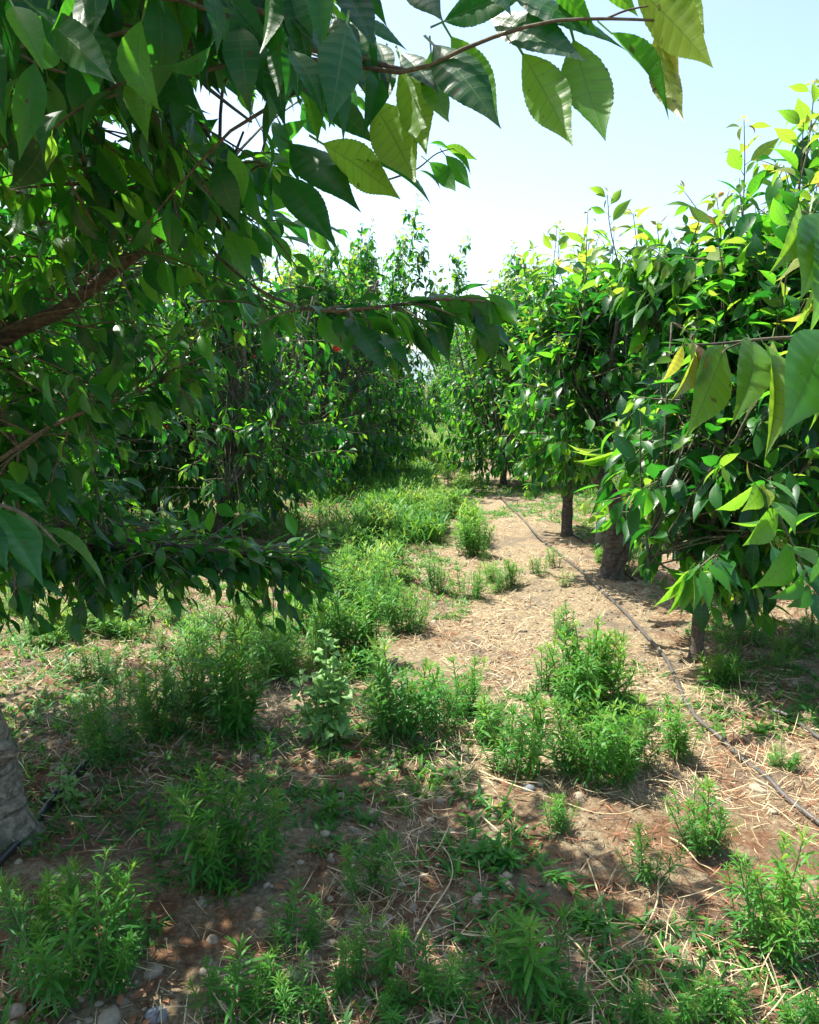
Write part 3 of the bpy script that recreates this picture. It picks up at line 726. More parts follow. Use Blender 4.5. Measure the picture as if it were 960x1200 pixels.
ov = [q for q in ov if not any(math.hypot(q[2]-hx_, q[3]-hy_) < 26 or math.hypot((q[0]+q[2])/2-hx_, (q[1]+q[3])/2-hy_) < 26 for hx_, hy_, hr in HOLES)]
hero('leafy_branch', near, g0, [([(-80, -40, 1.3), (60, -20, 1.15), (200, -5, 1.1), (330, 20, 1.1), (430, 70, 1.12)], .007, .003), ([(60, -20, 1.15), (150, 30, 1.2), (240, 40, 1.2)], .004, .002), ([(-80, -40, 1.3), (20, 60, 1.2), (90, 90, 1.15)], .004, .002)], ov)
hero('leafy_branch', near, g0, [([(440, 215, 2.2), (485, 200, 2.05), (512, 180, 2.0), (540, 172, 1.98)], .003, .001)],
 [(504, 168, 530, 178, 2.0, 1.98, 1.0, .9, .3, 1), (520, 172, 560, 188, 2.0, 1.95, .8, .9, .6, 0), (503, 190, 534, 225, 2.0, 1.95, .4, 1, .35, 2), (522, 182, 552, 222, 2.0, 1.96, .3, 1, .4, 0), (530, 180, 552, 206, 2.0, 1.96, 1.2, .8, .4, 3), (492, 200, 516, 222, 2.02, 2.0, 1.4, .6, .1, 1)], HIGH)
hero('leafy_branch', near, g0, [([(400, 368, 1.65), (470, 356, 1.58), (540, 350, 1.5), (590, 348, 1.48)], .003, .001)],
 [(512, 348, 556, 386, 1.52, 1.46, .6, 1.1, .4, 0), (535, 348, 588, 382, 1.5, 1.45, .3, 1.1, .35, 2), (572, 344, 608, 382, 1.48, 1.44, .2, 1.2, .45, 3), (470, 352, 535, 384, 1.55, 1.5, .7, .9, .3, 1),
  (420, 380, 452, 438, 1.5, 1.44, 2.9, 1.2, .1, 0), (440, 392, 482, 440, 1.5, 1.45, 2.4, 1.0, .15, 2), (405, 372, 418, 398, 1.5, 1.48, 2.8, 1.5, .0, 2), (460, 370, 510, 436, 1.52, 1.48, .6, .9, .35, 1)], HIGH)
# big shaded leaves at the low left edge
hero('leafy_branch', near, g0, [([(-60, 590, 1.25), (0, 592, 1.2), (40, 610, 1.18), (70, 640, 1.16)], .004, .0015)],
 [(-10, 590, 52, 690, 1.15, 1.08, 2.4, 1.3, .15, 0), (20, 600, 40, 682, 1.2, 1.14, .5, 1.1, .3, 2), (-30, 600, 10, 672, 1.1, 1.05, 2.8, 1.3, .05, 2), (50, 618, 124, 690, 1.2, 1.16, 1.2, .8, .2, 1), (0, 560, 60, 605, 1.3, 1.25, 2.2, 1., .1, 0)])
cherries(near, [at(232, 417, 2.6), at(395, 408, 2.3)])
cherries(l1, [at(298, 418, 7.2), at(196, 500, 7.0), at(192, 504, 7.0), at(300, 422, 7.25), at(250, 470, 7.1), at(160, 455, 7.2)])

# ------------------------------------------------------------------ near tree on the right, trunk out of the frame
gr = np.array([1.95, 2.15, 0]); gr[2] = float(gh(gr[0], gr[1]))-.02
side = empty('cherry_tree', gr)
tag(side, 'near cherry tree reaching into the path with big glossy light green leaves', 'tree', RG)
def locr(p): return np.asarray(p)-gr
b = MB(); TPr = smooth_path([(0, 0, 0), (.02, 0, .4), (.0, .0, .75)], 14); tube(b, TPr, np.linspace(.06, .045, 14), 14, 0, .1, 4); b.build('trunk', M['bark'], side)
rl = {'a': [(0, 0, .73), locr((1.6, 1.6, 1.25)), locr(at(1080, 385, 1.25)), locr(at(1000, 388, 1.12))],
      'b': [(0, 0, .70), locr((1.75, 2.05, .95)), locr(at(1040, 760, 2.15)), locr(at(960, 720, 2.1))],
      'c': [(0, 0, .74), locr((1.9, 2.1, 1.5)), locr((1.85, 2.0, 2.3))],
      'd': [(0, 0, .72), locr((2.2, 2.5, 1.2)), locr((2.3, 2.7, 1.9))]}
crown = MB(); acc = [[], [], [], [], []]
for k, pts in rl.items():
    p = smooth_path(pts, 14); b = MB(); tube(b, p, np.linspace(.024, .005 if k in 'ab' else .01, 14), 8, 0, .05, 3); b.build('limb', M['bark'] if k in 'cd' else M['twig'], side)
    rl[k] = p
for _ in range(70):
    k = 'cd'[rng.integers(2)]; p = rl[k]; s0 = p[rng.integers(3, 14)]
    path = branch_path(s0, rng.normal(0, 1, 3)*np.array([1, 1, .4])+np.array([.4, .1, .3]), rng.uniform(.3, .6), 7, .2)
    q = path+gr; px, py, d = pix(q)
    if ((px < 985) & (d > 0)).any(): continue
    tube(crown, path, np.linspace(.006, .002, 7), 5, 1, cap=False)
    for a_, v in zip(acc, shoot_leaves(path, .042, .13, droop=.55)): a_.append(v)
P_, D_, N_, S_, T_ = [np.concatenate(q) for q in acc]
place_leaves(crown, P_, D_, N_, S_, T_, MID, 0); crown.build('crown', [M['leaf'], M['twig']], side)
hero('leafy_branch', side, gr, [([(1000, 388, 1.12), (960, 394, 1.08), (900, 397, 1.05), (840, 403, 1.04), (802, 404, 1.03)], .0032, .0014), ([(868, 402, 1.04), (850, 410, 1.03), (842, 422, 1.02)], .0014, .001)],
 [(848, 405, 802, 514, 1.04, .98, 2.5, 1.05, .5, 0), (806, 404, 786, 470, 1.03, .98, 2.0, .8, .68, 1), (800, 404, 775, 448, 1.03, 1.06, 2.4, 1.1, .72, 3), (812, 402, 812, 452, 1.02, .99, 1.0, .7, .88, 1),
  (880, 398, 856, 500, 1.06, 1.0, 2.6, .95, .55, 3), (905, 399, 872, 492, 1.05, 1.02, 1.1, .8, .66, 0), (895, 402, 896, 538, 1.02, .97, 2.2, .8, .6, 1), (968, 388, 914, 512, 1.02, .94, 2.7, 1.35, .42, 0),
  (975, 398, 948, 505, 1.02, .98, 2.0, 1.0, .5, 2), (1000, 392, 962, 520, 1.0, .95, 2.4, 1.1, .4, 3), (1010, 380, 985, 470, .98, .95, 2.6, 1.1, .4, 0)], tilt=1.5, lit_tint=.1)
hero('leafy_branch', side, gr, [([(1000, 388, 1.12), (985, 330, 1.15), (965, 270, 1.18), (940, 246, 1.18)], .003, .0014)],
 [(935, 246, 900, 322, 1.18, 1.12, 2.4, .9, .55, 3), (950, 246, 908, 330, 1.2, 1.16, .8, .8, .72, 1), (962, 250, 938, 352, 1.16, 1.1, 2.6, 1.15, .5, 0), (975, 268, 948, 392, 1.14, 1.1, 2.3, 1.1, .45, 2), (955, 330, 926, 392, 1.2, 1.18, 1.9, 1.0, .62, 0), (962, 345, 915, 376, 1.2, 1.2, 1.5, .8, .78, 1), (990, 240, 975, 330, 1.1, 1.08, 2.5, 1.1, .5, 0)], tilt=1.5, lit_tint=.08)
# lower sprig with bronze-tipped light leaves
hero('leafy_branch', side, gr, [([(1000, 740, 2.1), (955, 690, 2.0), (930, 640, 1.95), (905, 590, 1.92), (886, 568, 1.9)], .005, .0015)],
 [(884, 572, 838, 598, 1.9, 1.86, 2.2, 1.0, .6, 0), (888, 572, 868, 600, 1.9, 1.85, 2.6, 1.1, .66, 2), (890, 570, 900, 596, 1.9, 1.86, 2.0, 1, .8, 3), (884, 566, 876, 540, 1.9, 1.92, 1.0, .6, .8, 1), (898, 562, 936, 590, 1.9, 1.85, 2.0, .9, .55, 0),
  (905, 588, 932, 628, 1.9, 1.84, 2.4, 1.1, .6, 2), (912, 600, 870, 640, 1.92, 1.86, 2.5, 1.3, .55, 0), (908, 602, 856, 612, 1.92, 1.95, 1.5, .8, .6, 1), (925, 625, 962, 600, 1.92, 1.88, 2.0, .9, .5, 3),
  (928, 640, 958, 665, 1.94, 1.86, 2.3, 1.1, .55, 0), (930, 645, 880, 690, 1.94, 1.88, 2.6, 1.3, .45, 2), (940, 668, 900, 702, 1.96, 1.9, 2.2, 1.0, .4, 3), (948, 680, 985, 650, 1.98, 1.9, 2.2, 1.2, .5, 0),
  (950, 690, 920, 712, 1.98, 1.95, 2.6, 1.5, .1, 2), (955, 695, 965, 740, 2.0, 1.95, 2.7, 1.3, .15, 0), (960, 640, 1000, 680, 1.95, 1.9, 2.3, 1.2, .4, 2), (935, 660, 962, 700, 2.02, 2.0, 2.7, 1.3, .1, 2), (905, 640, 925, 690, 2.1, 2.08, 2.7, 1.2, .1, 0)], HIGH, tilt=1.6)
# drooping cluster beside the slim trunk belongs to the young tree r1
o1 = np.array(r1.location)
hero('leafy_branch', r1, o1, [([(850, 640, 3.9), (832, 655, 3.7), (815, 668, 3.55), (800, 672, 3.5)], .006, .003)],
 [(808, 668, 765, 712, 3.5, 3.4, 2.2, .9, .62, 0), (806, 670, 780, 722, 3.5, 3.4, 2.4, .9, .6, 2), (808, 672, 797, 722, 3.48, 3.4, 2.6, 1.0, .6, 0), (812, 672, 812, 718, 3.48, 3.4, 2.3, 1.1, .5, 3), (822, 668, 832, 716, 3.5, 3.42, 2.6, 1.3, .45, 0),
  (830, 662, 858, 700, 3.6, 3.5, 2.4, 1.2, .4, 2), (835, 655, 872, 690, 3.7, 3.6, 2.7, 1.4, .1, 0), (815, 664, 778, 690, 3.5, 3.45, 1.6, .9, .5, 1), (820, 660, 790, 672, 3.55, 3.5, 1.3, .8, .5, 1)], HIGH)
hero('leafy_branch', r2, np.array(r2.location), [([(735, 560, 5.6), (722, 545, 5.3), (705, 530, 5.2)], .005, .003)],
 [(722, 532, 668, 528, 5.2, 5.1, 1.8, 1, .68, 0), (722, 530, 672, 540, 5.2, 5.1, 2.3, 1, .66, 2), (725, 534, 690, 545, 5.2, 5.1, 2.2, 1, .5, 0), (705, 525, 665, 520, 5.2, 5.2, 1.5, .7, .75, 1), (720, 535, 705, 570, 5.2, 5.1, 2.4, 1, .4, 2)], HIGH)

# ------------------------------------------------------------------ weeds
def strip_leaf(bend, w=.048):
    V = []; uv = []
    for t, hw in ((0, .3), (.3, .9), (.6, 1), (.85, .55)):
        a = bend*t; y = math.sin(a)/bend; z = -(1-math.cos(a))/bend
        V += [(-w*hw, y, z+w*.5*hw), (w*hw, y, z+w*.5*hw)]; uv += [(-1, t), (1, t)]
    a = bend; V.append((0, math.sin(a)/bend, -(1-math.cos(a))/bend)); uv.append((0, 1))
    F_ = [(0, 1, 3, 2), (2, 3, 5, 4), (4, 5, 7, 6), (6, 7, 8)]
    return np.array(V), np.concatenate([np.array(f) for f in F_]), np.array([4, 4, 4, 3]), np.array(uv, float)
STR = [strip_leaf(b_) for b_ in (.5, 1.0, 1.6)]
STRW = [strip_leaf(b_, .075) for b_ in (.6, 1.1, 1.7)]

def weed_stem(mb, p0, h, lean, nleaf, ll, T=STR, tintlo=.0, tinthi=.75, tuft=10, sag=.0):
    d = nrm(np.array([lean[0], lean[1], 1]))
    path = branch_path(p0, d, h, 6, .35, .07)
    tube(mb, path, np.linspace(.0032, .0014, 6)*(h/.3)**.4, 4, 1, cap=False)
    u = np.sort(rng.uniform(.06, 1, nleaf))**.85; u = np.concatenate([u, np.linspace(.93, 1, tuft)])
    k = len(u); P = np.stack([np.interp(u, np.linspace(0, 1, 6), path[:, j]) for j in range(3)], 1)
    ph = np.arange(k)*2.4+rng.normal(0, .2, k); rad = np.stack([np.cos(ph), np.sin(ph), 0*ph], 1)
    el = np.interp(u, [0, .3, .8, .95, 1], [.1, .45, .9, 1.6, 3.0]) + rng.normal(0, .2, k)
    D = nrm(rad + el[:, None]*np.array([[0, 0, 1.]]) + d[None]*.3); N = nrm(np.array([[0, 0, 1.]]) - rad*.35*el[:, None] + rng.normal(0, .15, (k, 3)))
    S = ll*np.interp(u, [0, .25, .7, .95, 1], [.75, 1.0, .9, .6, .35])*rng.uniform(.7, 1.15, k)
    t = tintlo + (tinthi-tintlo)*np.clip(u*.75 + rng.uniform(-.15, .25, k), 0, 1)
    place_leaves(mb, P, D, N, S, t, T, 0)

STEMS = []
for i in range(10):
    mb = MB(); h = rng.uniform(.24, .36)
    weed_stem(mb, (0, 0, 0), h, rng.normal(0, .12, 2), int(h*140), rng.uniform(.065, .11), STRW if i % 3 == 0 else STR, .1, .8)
    o = mb.build('leafy_stem', [M['weed'], M['weedstem']]); STEMS.append((o.data, h)); bpy.data.objects.remove(o)
ROS = []
for i in range(3):
    mb = MB()
    weed_stem(mb, (0, 0, 0), .05, (0, 0), 22, .085, STRW, .1, .6, tuft=6)
    o = mb.build('rosette', [M['weed'], M['weedstem']]); ROS.append((o.data, .1)); bpy.data.objects.remove(o)

def weed_plant(px, py, hpx, wpx, label, n=None, name='fleabane_plant', cat='weed', group='green weeds growing on the path', lib=None, bright=0):
    g = ground(px, py); d = np.dot(g-CAM, FWD); mpp = d/F
    hh = hpx*mpp*1.12; ww = wpx*mpp
    root = empty(name, (g[0], g[1], g[2]-.004)); tag(root, label, cat, group)
    n = n or max(5, int(5+ww*ww*175)); lib = lib or STEMS
    for i in range(n):
        dat, h0 = lib[rng.integers(len(lib))]
        c = bpy.data.objects.new('leafy_stem', dat); col.objects.link(c); c.parent = root
        a = rng.uniform(0, 6.28); q = math.sqrt(rng.uniform(0, 1)); rr = ww*.33*q
        x = math.cos(a)*rr; y = math.sin(a)*rr*.8
        s = hh/h0*rng.uniform(.5, 1.0)*(1-.35*q)
        c.location = (x, y, float(gh(g[0]+x, g[1]+y))-g[2]); s2 = np.clip(s, .45, 1.6)
        c.scale = (s2, s2, s)
        c.rotation_euler = (rng.normal(0, .08)-.25*math.sin(a)*q, .25*math.cos(a)*q+rng.normal(0, .08), rng.uniform(0, 6.28)*0)
    return root
W = [
 (95, 1150, 165, 165, 'large dark bushy weed above the round pale stone'),
 (45, 1105, 110, 90, 'dark leafy weed just below the black hose end'),
 (280, 1025, 160, 110, 'tall dark upright weed rising alone from the straw patch'),
 (270, 1195, 110, 90, 'dense weed tuft near the blue-grey stone'),
 (345, 1110, 90, 80, 'medium weed with a paler top between the tall dark weed and the seedlings'),
 (350, 1190, 100, 90, 'spreading weed filling the shade beside the blue stone tuft'),
 (430, 1050, 95, 65, 'narrow weed standing just under the wide-leaved seedling'),
 (425, 1150, 100, 80, 'shaded weed clump beside the lone spiky clump'),
 (458, 1195, 60, 50, 'pale small weed low in front of the shaded clump'),
 (515, 1180, 95, 85, 'spiky rounded weed clump left of the taller bright-tipped one'),
 (630, 1168, 145, 75, 'tall bright-tipped weed on the bare reddish soil'),
 (665, 1195, 60, 60, 'low weed at the foot of the tall bright-tipped one'),
 (648, 975, 60, 55, 'small upright weed below the big central clump'),
 (755, 1030, 85, 45, 'slim weed beside the dry stalks'),
 (825, 995, 90, 90, 'leafy weed with drooping lower leaves beside the end of the hose'),
 (905, 1110, 150, 120, 'large sunlit yellow-green weed clump near the hose'),
 (775, 1195, 80, 80, 'low pale weed in front of the dry stalks'),
 (860, 1210, 70, 80, 'small fuzzy weed in the sandy corner'),
 (945, 1215, 60, 70, 'sunlit weed tip in the sandy corner'),
 (700, 910, 110, 130, 'big dense bright weed clump in the middle of the path, front half'),
 (690, 830, 110, 120, 'big dense bright weed clump in the middle of the path, back half'),
 (730, 900, 90, 90, 'shorter weeds leaning on the big clump on its hose side'),
 (605, 905, 110, 80, 'weed clump touching the big central clump on its shady side'),
 (570, 870, 80, 50, 'thin weed between the central clumps and the leafy column'),
 (465, 865, 120, 85, 'tall green weed beside the broad-leaved goosefoot'),
 (515, 855, 80, 70, 'middling weed behind the tangle of dry stems'),
 (545, 830, 70, 60, 'pale weed at the back edge of the central weed group'),
 (270, 860, 150, 80, 'tall spire-like weed in the shade under the low bough'),
 (225, 830, 90, 80, 'dark weed under the low bough beside the spire-like one'),
 (320, 790, 80, 80, 'shaded feathery weed behind the goosefoot'),
 (130, 890, 90, 80, 'shaded weed leaning over the hose near the thick trunk'),
 (112, 795, 50, 70, 'sunlit pale weed on the bare patch beyond the thick trunk'),
 (150, 835, 60, 70, 'half sunlit weed between the pale one and the shade'),
 (185, 860, 80, 80, 'dark clump beside the straw patch'),
 (795, 890, 70, 60, 'low weed tuft between the big clump and the hose joint'),
 (920, 898, 45, 45, 'little sunlit weed on the straw beyond the hose'),
 (662, 745, 42, 40, 'small round weed alone on the bare sandy stretch'),
 (640, 810, 65, 30, 'thin weed on the edge of the bare sandy stretch'),
 (550, 703, 52, 45, 'tufted weed in the middle of the pale path'),
 (597, 690, 42, 20, 'slender single weed on the pale path'),
 (552, 650, 55, 50, 'bright fluffy weed mound where the path bends'),
 (510, 695, 55, 35, 'upright weed at the shady edge of the pale path'),
 (630, 672, 30, 30, 'small weed close to the trunk hose'),
 (652, 665, 35, 25, 'small pale weed next to the slanting hose'),
 (405, 770, 100, 80, 'tall weed in the dappled shade behind the goosefoot'),
 (380, 715, 70, 70, 'dappled weed in the shady verge'),
 (440, 720, 70, 70, 'feathery weed with sunlit tips in the shady verge'),
 (475, 740, 70, 60, 'dark green weed on the verge beside the pale path'),
]
for w in W: weed_plant(*w)
weed_plant(582, 1010, 45, 60, 'small rosette weed on the bare brown soil', n=4, lib=ROS)
weed_plant(408, 960, 70, 60, 'seedling with wide arching leaves beside the straw', n=2, lib=ROS)
weed_plant(690, 1085, 30, 30, 'tiny seedling rosette by the dry stalks', n=1, lib=ROS)

# broad-leaved goosefoot
def goosefoot(px, py, hpx, label, nst=9, name='goosefoot_plant', sz=.068):
    g = ground(px, py); d = np.dot(g-CAM, FWD); h = hpx*d/F; root = empty(name, g); tag(root, label, 'weed')
    for i in range(nst):
        mb = MB(); s = 1 if i == 0 else rng.uniform(.45, .8); a = rng.uniform(0, 6.28); q = 0 if i == 0 else rng.uniform(.02, .09)
        path = branch_path((math.cos(a)*q, math.sin(a)*q, 0), (rng.normal(0, .1), rng.normal(0, .1), 1), h*s, 6, .2, .05)
        tube(mb, path, np.linspace(.004, .002, 6), 5, 1, cap=False)
        P, D, N, S, T_ = shoot_leaves(path, .013, sz, droop=.12, start=.1, tipn=6)
        N = N+np.array([[0, 0, 1.2]]); place_leaves(mb, P, D, N, S, rng.uniform(0, 1, len(P)), BROAD, 0, np.full(len(P), 1.0))
        mb.build('leafy_stem', [M['goose'], M['weedstem']], root)
BROAD = [leaf_template(10, 5, .36, .25, b_, serr=.06, ripple=.5, pet=.3) for b_ in (.3, .7, 1.1)]
goosefoot(376, 868, 128, 'pale green goosefoot weed with broad toothed leaves, tallest in the dappled shade')
goosefoot(68, 942, 48, 'low round-leaved weed at the foot of the thick grey trunk', 4, sz=.04)

# middle-distance weeds: single-mesh clumps, copied
CL = []
for i in range(8):
    mb = MB(); kind = i % 4
    for _ in range(9 if kind != 3 else 16): 
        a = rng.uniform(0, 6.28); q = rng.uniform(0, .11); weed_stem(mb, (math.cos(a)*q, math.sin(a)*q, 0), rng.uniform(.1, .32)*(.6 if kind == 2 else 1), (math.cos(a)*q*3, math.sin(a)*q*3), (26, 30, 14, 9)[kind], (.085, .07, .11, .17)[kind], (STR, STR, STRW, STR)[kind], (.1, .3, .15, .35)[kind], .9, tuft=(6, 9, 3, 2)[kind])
    CL.append(mb)
cl_obj = None
protos = [m.build('weed_clump', [M['weed'], M['weedstem']]) for m in CL]
cnt = 0
def clump_at(x, y, s, label, group):
    global cnt
    i = cnt % 8; o = protos[i] if cnt < 8 else protos[i].copy()
    if cnt >= 8: col.objects.link(o)
    o.location = (x, y, float(gh(x, y))-.005); o.rotation_euler = (0, 0, rng.uniform(0, 6.28)); o.scale = (s, s, s*rng.uniform(.8, 1.25))
    tag(o, label, 'weed', group); cnt += 1
bands = [ # px range, py range, count, scale, label
 (435, 560, 525, 560, 55, 1.25, 'leafy weed clump in the thick green strip down the far part of the alley'),
 (440, 555, 560, 640, 58, 1.2, 'leafy weed clump in the thick green strip beside the bend of the path'),
 (340, 480, 630, 720, 38, 1.0, 'dappled weed clump in the shady strip before the green strip'),
 (220, 420, 690, 800, 26, .9, 'dark weed clump in the shade below the low bough'),
 (10, 210, 690, 760, 24, .8, 'dappled weed clump under the low bough near the bare patch'),
 (830, 960, 740, 830, 10, .8, 'shaded weed clump on the ground behind the slim trunk'),
 (700, 800, 640, 680, 8, .7, 'shaded weed beside the foot of the gnarled trunk'),
 (560, 660, 640, 700, 6, .5, 'small scattered weed on the pale path')]
for (x0, x1, y0, y1, n, s, lab) in bands:
    for _ in range(n):
        g = ground(rng.uniform(x0, x1), rng.uniform(y0, y1)); clump_at(g[0], g[1], s*rng.uniform(.6, 1.15), lab, lab.replace('clump ', 'clumps ').replace('leafy ', ''))

# ------------------------------------------------------------------ stuff: low ground cover, straw, gravel, dead leaves
def greenmask(x, y):
    px, py, d = pix(np.stack([x, y, gh(x, y)], -1))
    return vnoise(x*1.1, y*1.1, 21)*1.0 + vnoise(x*3.2, y*3.2, 22)*.6
mb = MB(); N0 = 20000
x = rng.uniform(-4.5, 4.5, N0*3); y = 1.2+rng.uniform(0, 1, N0*3)**1.3*14
alley = np.exp(-((x-(-.35+.0*y))/.75)**2)*.35*(y > 4.5) + .22*((x < .1) & (y > 3.0) & (y < 8)) + .22*(x < -.7) + .12*(x > 1.9) - .30*((x > .15) & (x < 1.7) & (y > 3.6)) - .1*(y < 3.3)
keep = greenmask(x, y)+alley > -.02
x = x[keep][:N0]; y = y[keep][:N0]; z = gh(x, y)
for k_ in range(9):
    m = len(x); a = rng.uniform(0, 6.28, m); rad = np.stack([np.cos(a), np.sin(a), rng.uniform(.3, 1.8, m)], 1)
    place_leaves(mb, np.stack([x+rng.normal(0, .012, m), y+rng.normal(0, .012, m), z-.004], 1), rad, np.array([[0, 0, 1.]])+rng.normal(0, .3, (m, 3)), rng.uniform(.025, .085, m), rng.uniform(.0, .8, m), STRW if k_ % 3 else STR, 0)
tag(mb.build('low_weeds', [M['weed']]), 'low seedlings and small weeds scattered over the ground', 'ground cover', kind='stuff')
# taller growth far down the alley and under the far rows
mb = MB(); m = 24000; x = np.concatenate([rng.uniform(-14, 13, m), rng.uniform(-1.7, .55, m//2), rng.uniform(-2, 2.2, m//2)]); y = np.concatenate([rng.uniform(7, 34, m), rng.uniform(7.5, 17, m//2), rng.uniform(13, 34, m//2)])
kp = ((np.abs(x+.6) < 1.15+.02*y) | (y > 12.5) & (np.abs(x) < 2.6) | (np.abs(x) > 2.3) & (vnoise(x*.6, y*.6, 31) > -.1)) & ~((x > .3) & (x < 1.9) & (y < 14))
kp &= ~((x < -.5) & (x > -3.5) & (y < 13.5) & (rng.uniform(0, 1, len(x)) < .93)) & ~((x > .5) & (x < 1.6) & (y < 17))
x = x[kp][:m]; y = y[kp][:m]; m = len(x); z = gh(x, y)
for k_ in range(8):
    a = rng.uniform(0, 6.28, m); D = np.stack([np.cos(a), np.sin(a), rng.uniform(.8, 3, m)], 1)
    place_leaves(mb, np.stack([x+rng.normal(0, .05, m), y+rng.normal(0, .05, m), z+rng.uniform(0, .16, m)], 1), D, np.array([[0, 0, 1.]])+rng.normal(0, .3, (m, 3)), rng.uniform(.06, .19, m), rng.uniform(.0, .6, m), STR, 0)
tag(mb.build('alley_grass', [M['weed']]), 'tall green grass and weeds far down the alley and between the rows', 'grass', kind='stuff')

def lay(n, xr, yr, lo, hi, T, mats, name, label, cat, thr, seed, wz=.25, lift=.004, wid=None, powr=1.5):
    mb = MB(); x = rng.uniform(xr[0], xr[1], n*3); y = yr[0]+rng.uniform(0, 1, n*3)**powr*(yr[1]-yr[0])
    k = vnoise(x*1.7, y*1.7, seed)+.5*vnoise(x*5, y*5, seed+1) + rng.normal(0, .12, len(x)) > thr
    if name == 'brown_litter': k &= ~((x > .25) & (x < 1.6) & (y > 3.2) & (rng.uniform(0, 1, len(x)) < .8))
    x = x[k][:n]; y = y[k][:n]; n = len(x)
    D = np.stack([rng.normal(0, 1, n), rng.normal(0, 1, n), rng.normal(0, wz, n)*.7], 1)
    place_leaves(mb, np.stack([x, y, gh(x, y)+rng.uniform(.0, lift*3, n)], 1), D, np.array([[0, 0, 1.]])+rng.normal(0, .35, (n, 3)), rng.uniform(lo, hi, n), rng.uniform(0, 1, n), T, 0, wid)
    return tag(mb.build(name, mats), label, cat, kind='stuff')
STRAW = [strip_leaf(b_, .014) for b_ in (.15, .5, -.4)]
STRAWB = [strip_leaf(b_, .035) for b_ in (.6, 1.4, -.8)]
lay(52000, (-3, 3.4), (1.1, 9), .03, .12, STRAW, [M['straw']], 'straw_litter', 'pale dry straw and grass stems strewn over the soil', 'straw', -.10, 51, .4, .006, None, 1.8)
lay(2600, (-3, 3.2), (1.1, 8), .02, .05, LOW, [M['deadleaf']], 'dead_leaves', 'small reddish brown dead leaves on the soil', 'dead leaves', .06, 61, .2)
# reddish matted debris
lay(34000, (-3, 3.2), (1.1, 8), .02, .07, STRAWB, [M['deadleaf']], 'brown_litter', 'reddish brown matted plant debris in patches', 'plant debris', -.02, 71, .5, .006)

def stone_mesh(mb, c, r, sx, sy, sz, tint, seed):
    n1, n2 = 10, 7; V = [np.array([0, 0, 1.])]; 
    for i in range(1, n2):
        for j in range(n1):
            th = math.pi*i/n2; ph = 2*math.pi*j/n1; V.append(np.array([math.sin(th)*math.cos(ph), math.sin(th)*math.sin(ph), math.cos(th)]))
    V.append(np.array([0, 0, -1.])); V = np.array(V)
    V = V*(1+.5*vnoise(V[:, 0]*1.6+seed*3.3, V[:, 1]*1.6+V[:, 2]*2.1, 5)[:, None]); V = V*np.array([sx, sy, sz])*r + c
    f = [(0, 1+j, 1+(j+1) % n1) for j in range(n1)]
    for i in range(n2-2):
        for j in range(n1): f.append((1+i*n1+j, 1+(i+1)*n1+j, 1+(i+1)*n1+(j+1) % n1, 1+i*n1+(j+1) % n1))
    e = len(V)-1; f += [(e, 1+(n2-2)*n1+(j+1) % n1, 1+(n2-2)*n1+j) for j in range(n1)]
    mb.add(V, f, tint)
for (px, py, rp, mat, lab, sx, sz) in (
 (20, 1186, 12, 'stone', 'rounded pale stone at the very corner under the dark bushy weed', 1, .7), (185, 1190, 12, 'stone_blue', 'flat blue-grey stone on the soil', 1.1, .5),
 (127, 1194, 13, 'stone', 'mossy grey-green stone between the pale stone and the blue one', 1.2, .6), (180, 1140, 11, 'stone', 'small grey stone above the blue-grey stone', 1.2, .6),
 (563, 1052, 7, 'stone', 'small whitish stone on the bare brown soil below the rosette weed', 1, .7), (508, 1192, 9, 'stone', 'whitish flat stone under the spiky rounded clump', 1.5, .5),
 (888, 925, 9, 'stone', 'pale flat stone touching the hose', 1.4, .5), (680, 900+35, 8, 'stone', 'grey stone on the straw below the central clump', 1, .7), (95, 945, 12, 'stone', 'flat pale stone beside the black hose near the thick trunk', 1.4, .4),
 (582, 1112, 9, 'stone', 'brownish stone left of the tall bright-tipped weed', 1.3, .6), (620, 925, 7, 'stone_blue', 'small bluish stone below the weed touching the central clump', 1, .7)):
    g = ground(px, py); r_ = rp*np.dot(g-CAM, FWD)/F; mb = MB(); stone_mesh(mb, np.zeros(3), r_, sx, 1, sz, .6, px)
    o = mb.build('stone', M[mat]); o.location = (g[0], g[1], g[2]+r_*sz*.15); o.rotation_euler = (0, 0, px); tag(o, lab, 'stone', 'loose stones on the soil')
mb = MB()
n = 5200; x = rng.uniform(-2.6, 3, n*2); y = 1.1+rng.uniform(0, 1, n*2)**1.6*6; k = vnoise(x*1.3, y*1.3, 81)+rng.normal(0, .15, n*2) > .05
x = x[k][:n]; y = y[k][:n]
t1 = MB(); stone_mesh(t1, np.zeros(3), 1, 1, .8, .6, .5, 3); TS = (np.concatenate(t1.v), np.concatenate(t1.lv), np.concatenate(t1.ls), np.concatenate(t1.uv))
a = rng.uniform(0, 6.28, len(x)); Xx = np.stack([np.cos(a), np.sin(a), 0*a], 1); Yy = np.stack([-np.sin(a), np.cos(a), 0*a], 1); Zz = np.tile([[0, 0, 1.]], (len(x), 1))
mb.add_inst(TS, np.stack([x, y, gh(x, y)+.001], 1), Xx, Yy, Zz, .004+.016*rng.uniform(0, 1, len(x))**2.6, rng.uniform(.1, 1, len(x)))
cb = MB(); n = 16000; x = rng.uniform(-2.6, 3, n*2); y = 1.1+rng.uniform(0, 1, n*2)**1.8*5.5; k = vnoise(x*1.9, y*1.9, 91)+rng.normal(0, .2, n*2) > -.05
x = x[k][:n]; y = y[k][:n]; a = rng.uniform(0, 6.28, len(x)); Xx = np.stack([np.cos(a), np.sin(a), 0*a], 1); Yy = np.stack([-np.sin(a), np.cos(a), 0*a], 1); Zz = np.tile([[0, 0, 1.]], (len(x), 1))
t2 = MB(); tv, tf = [], []
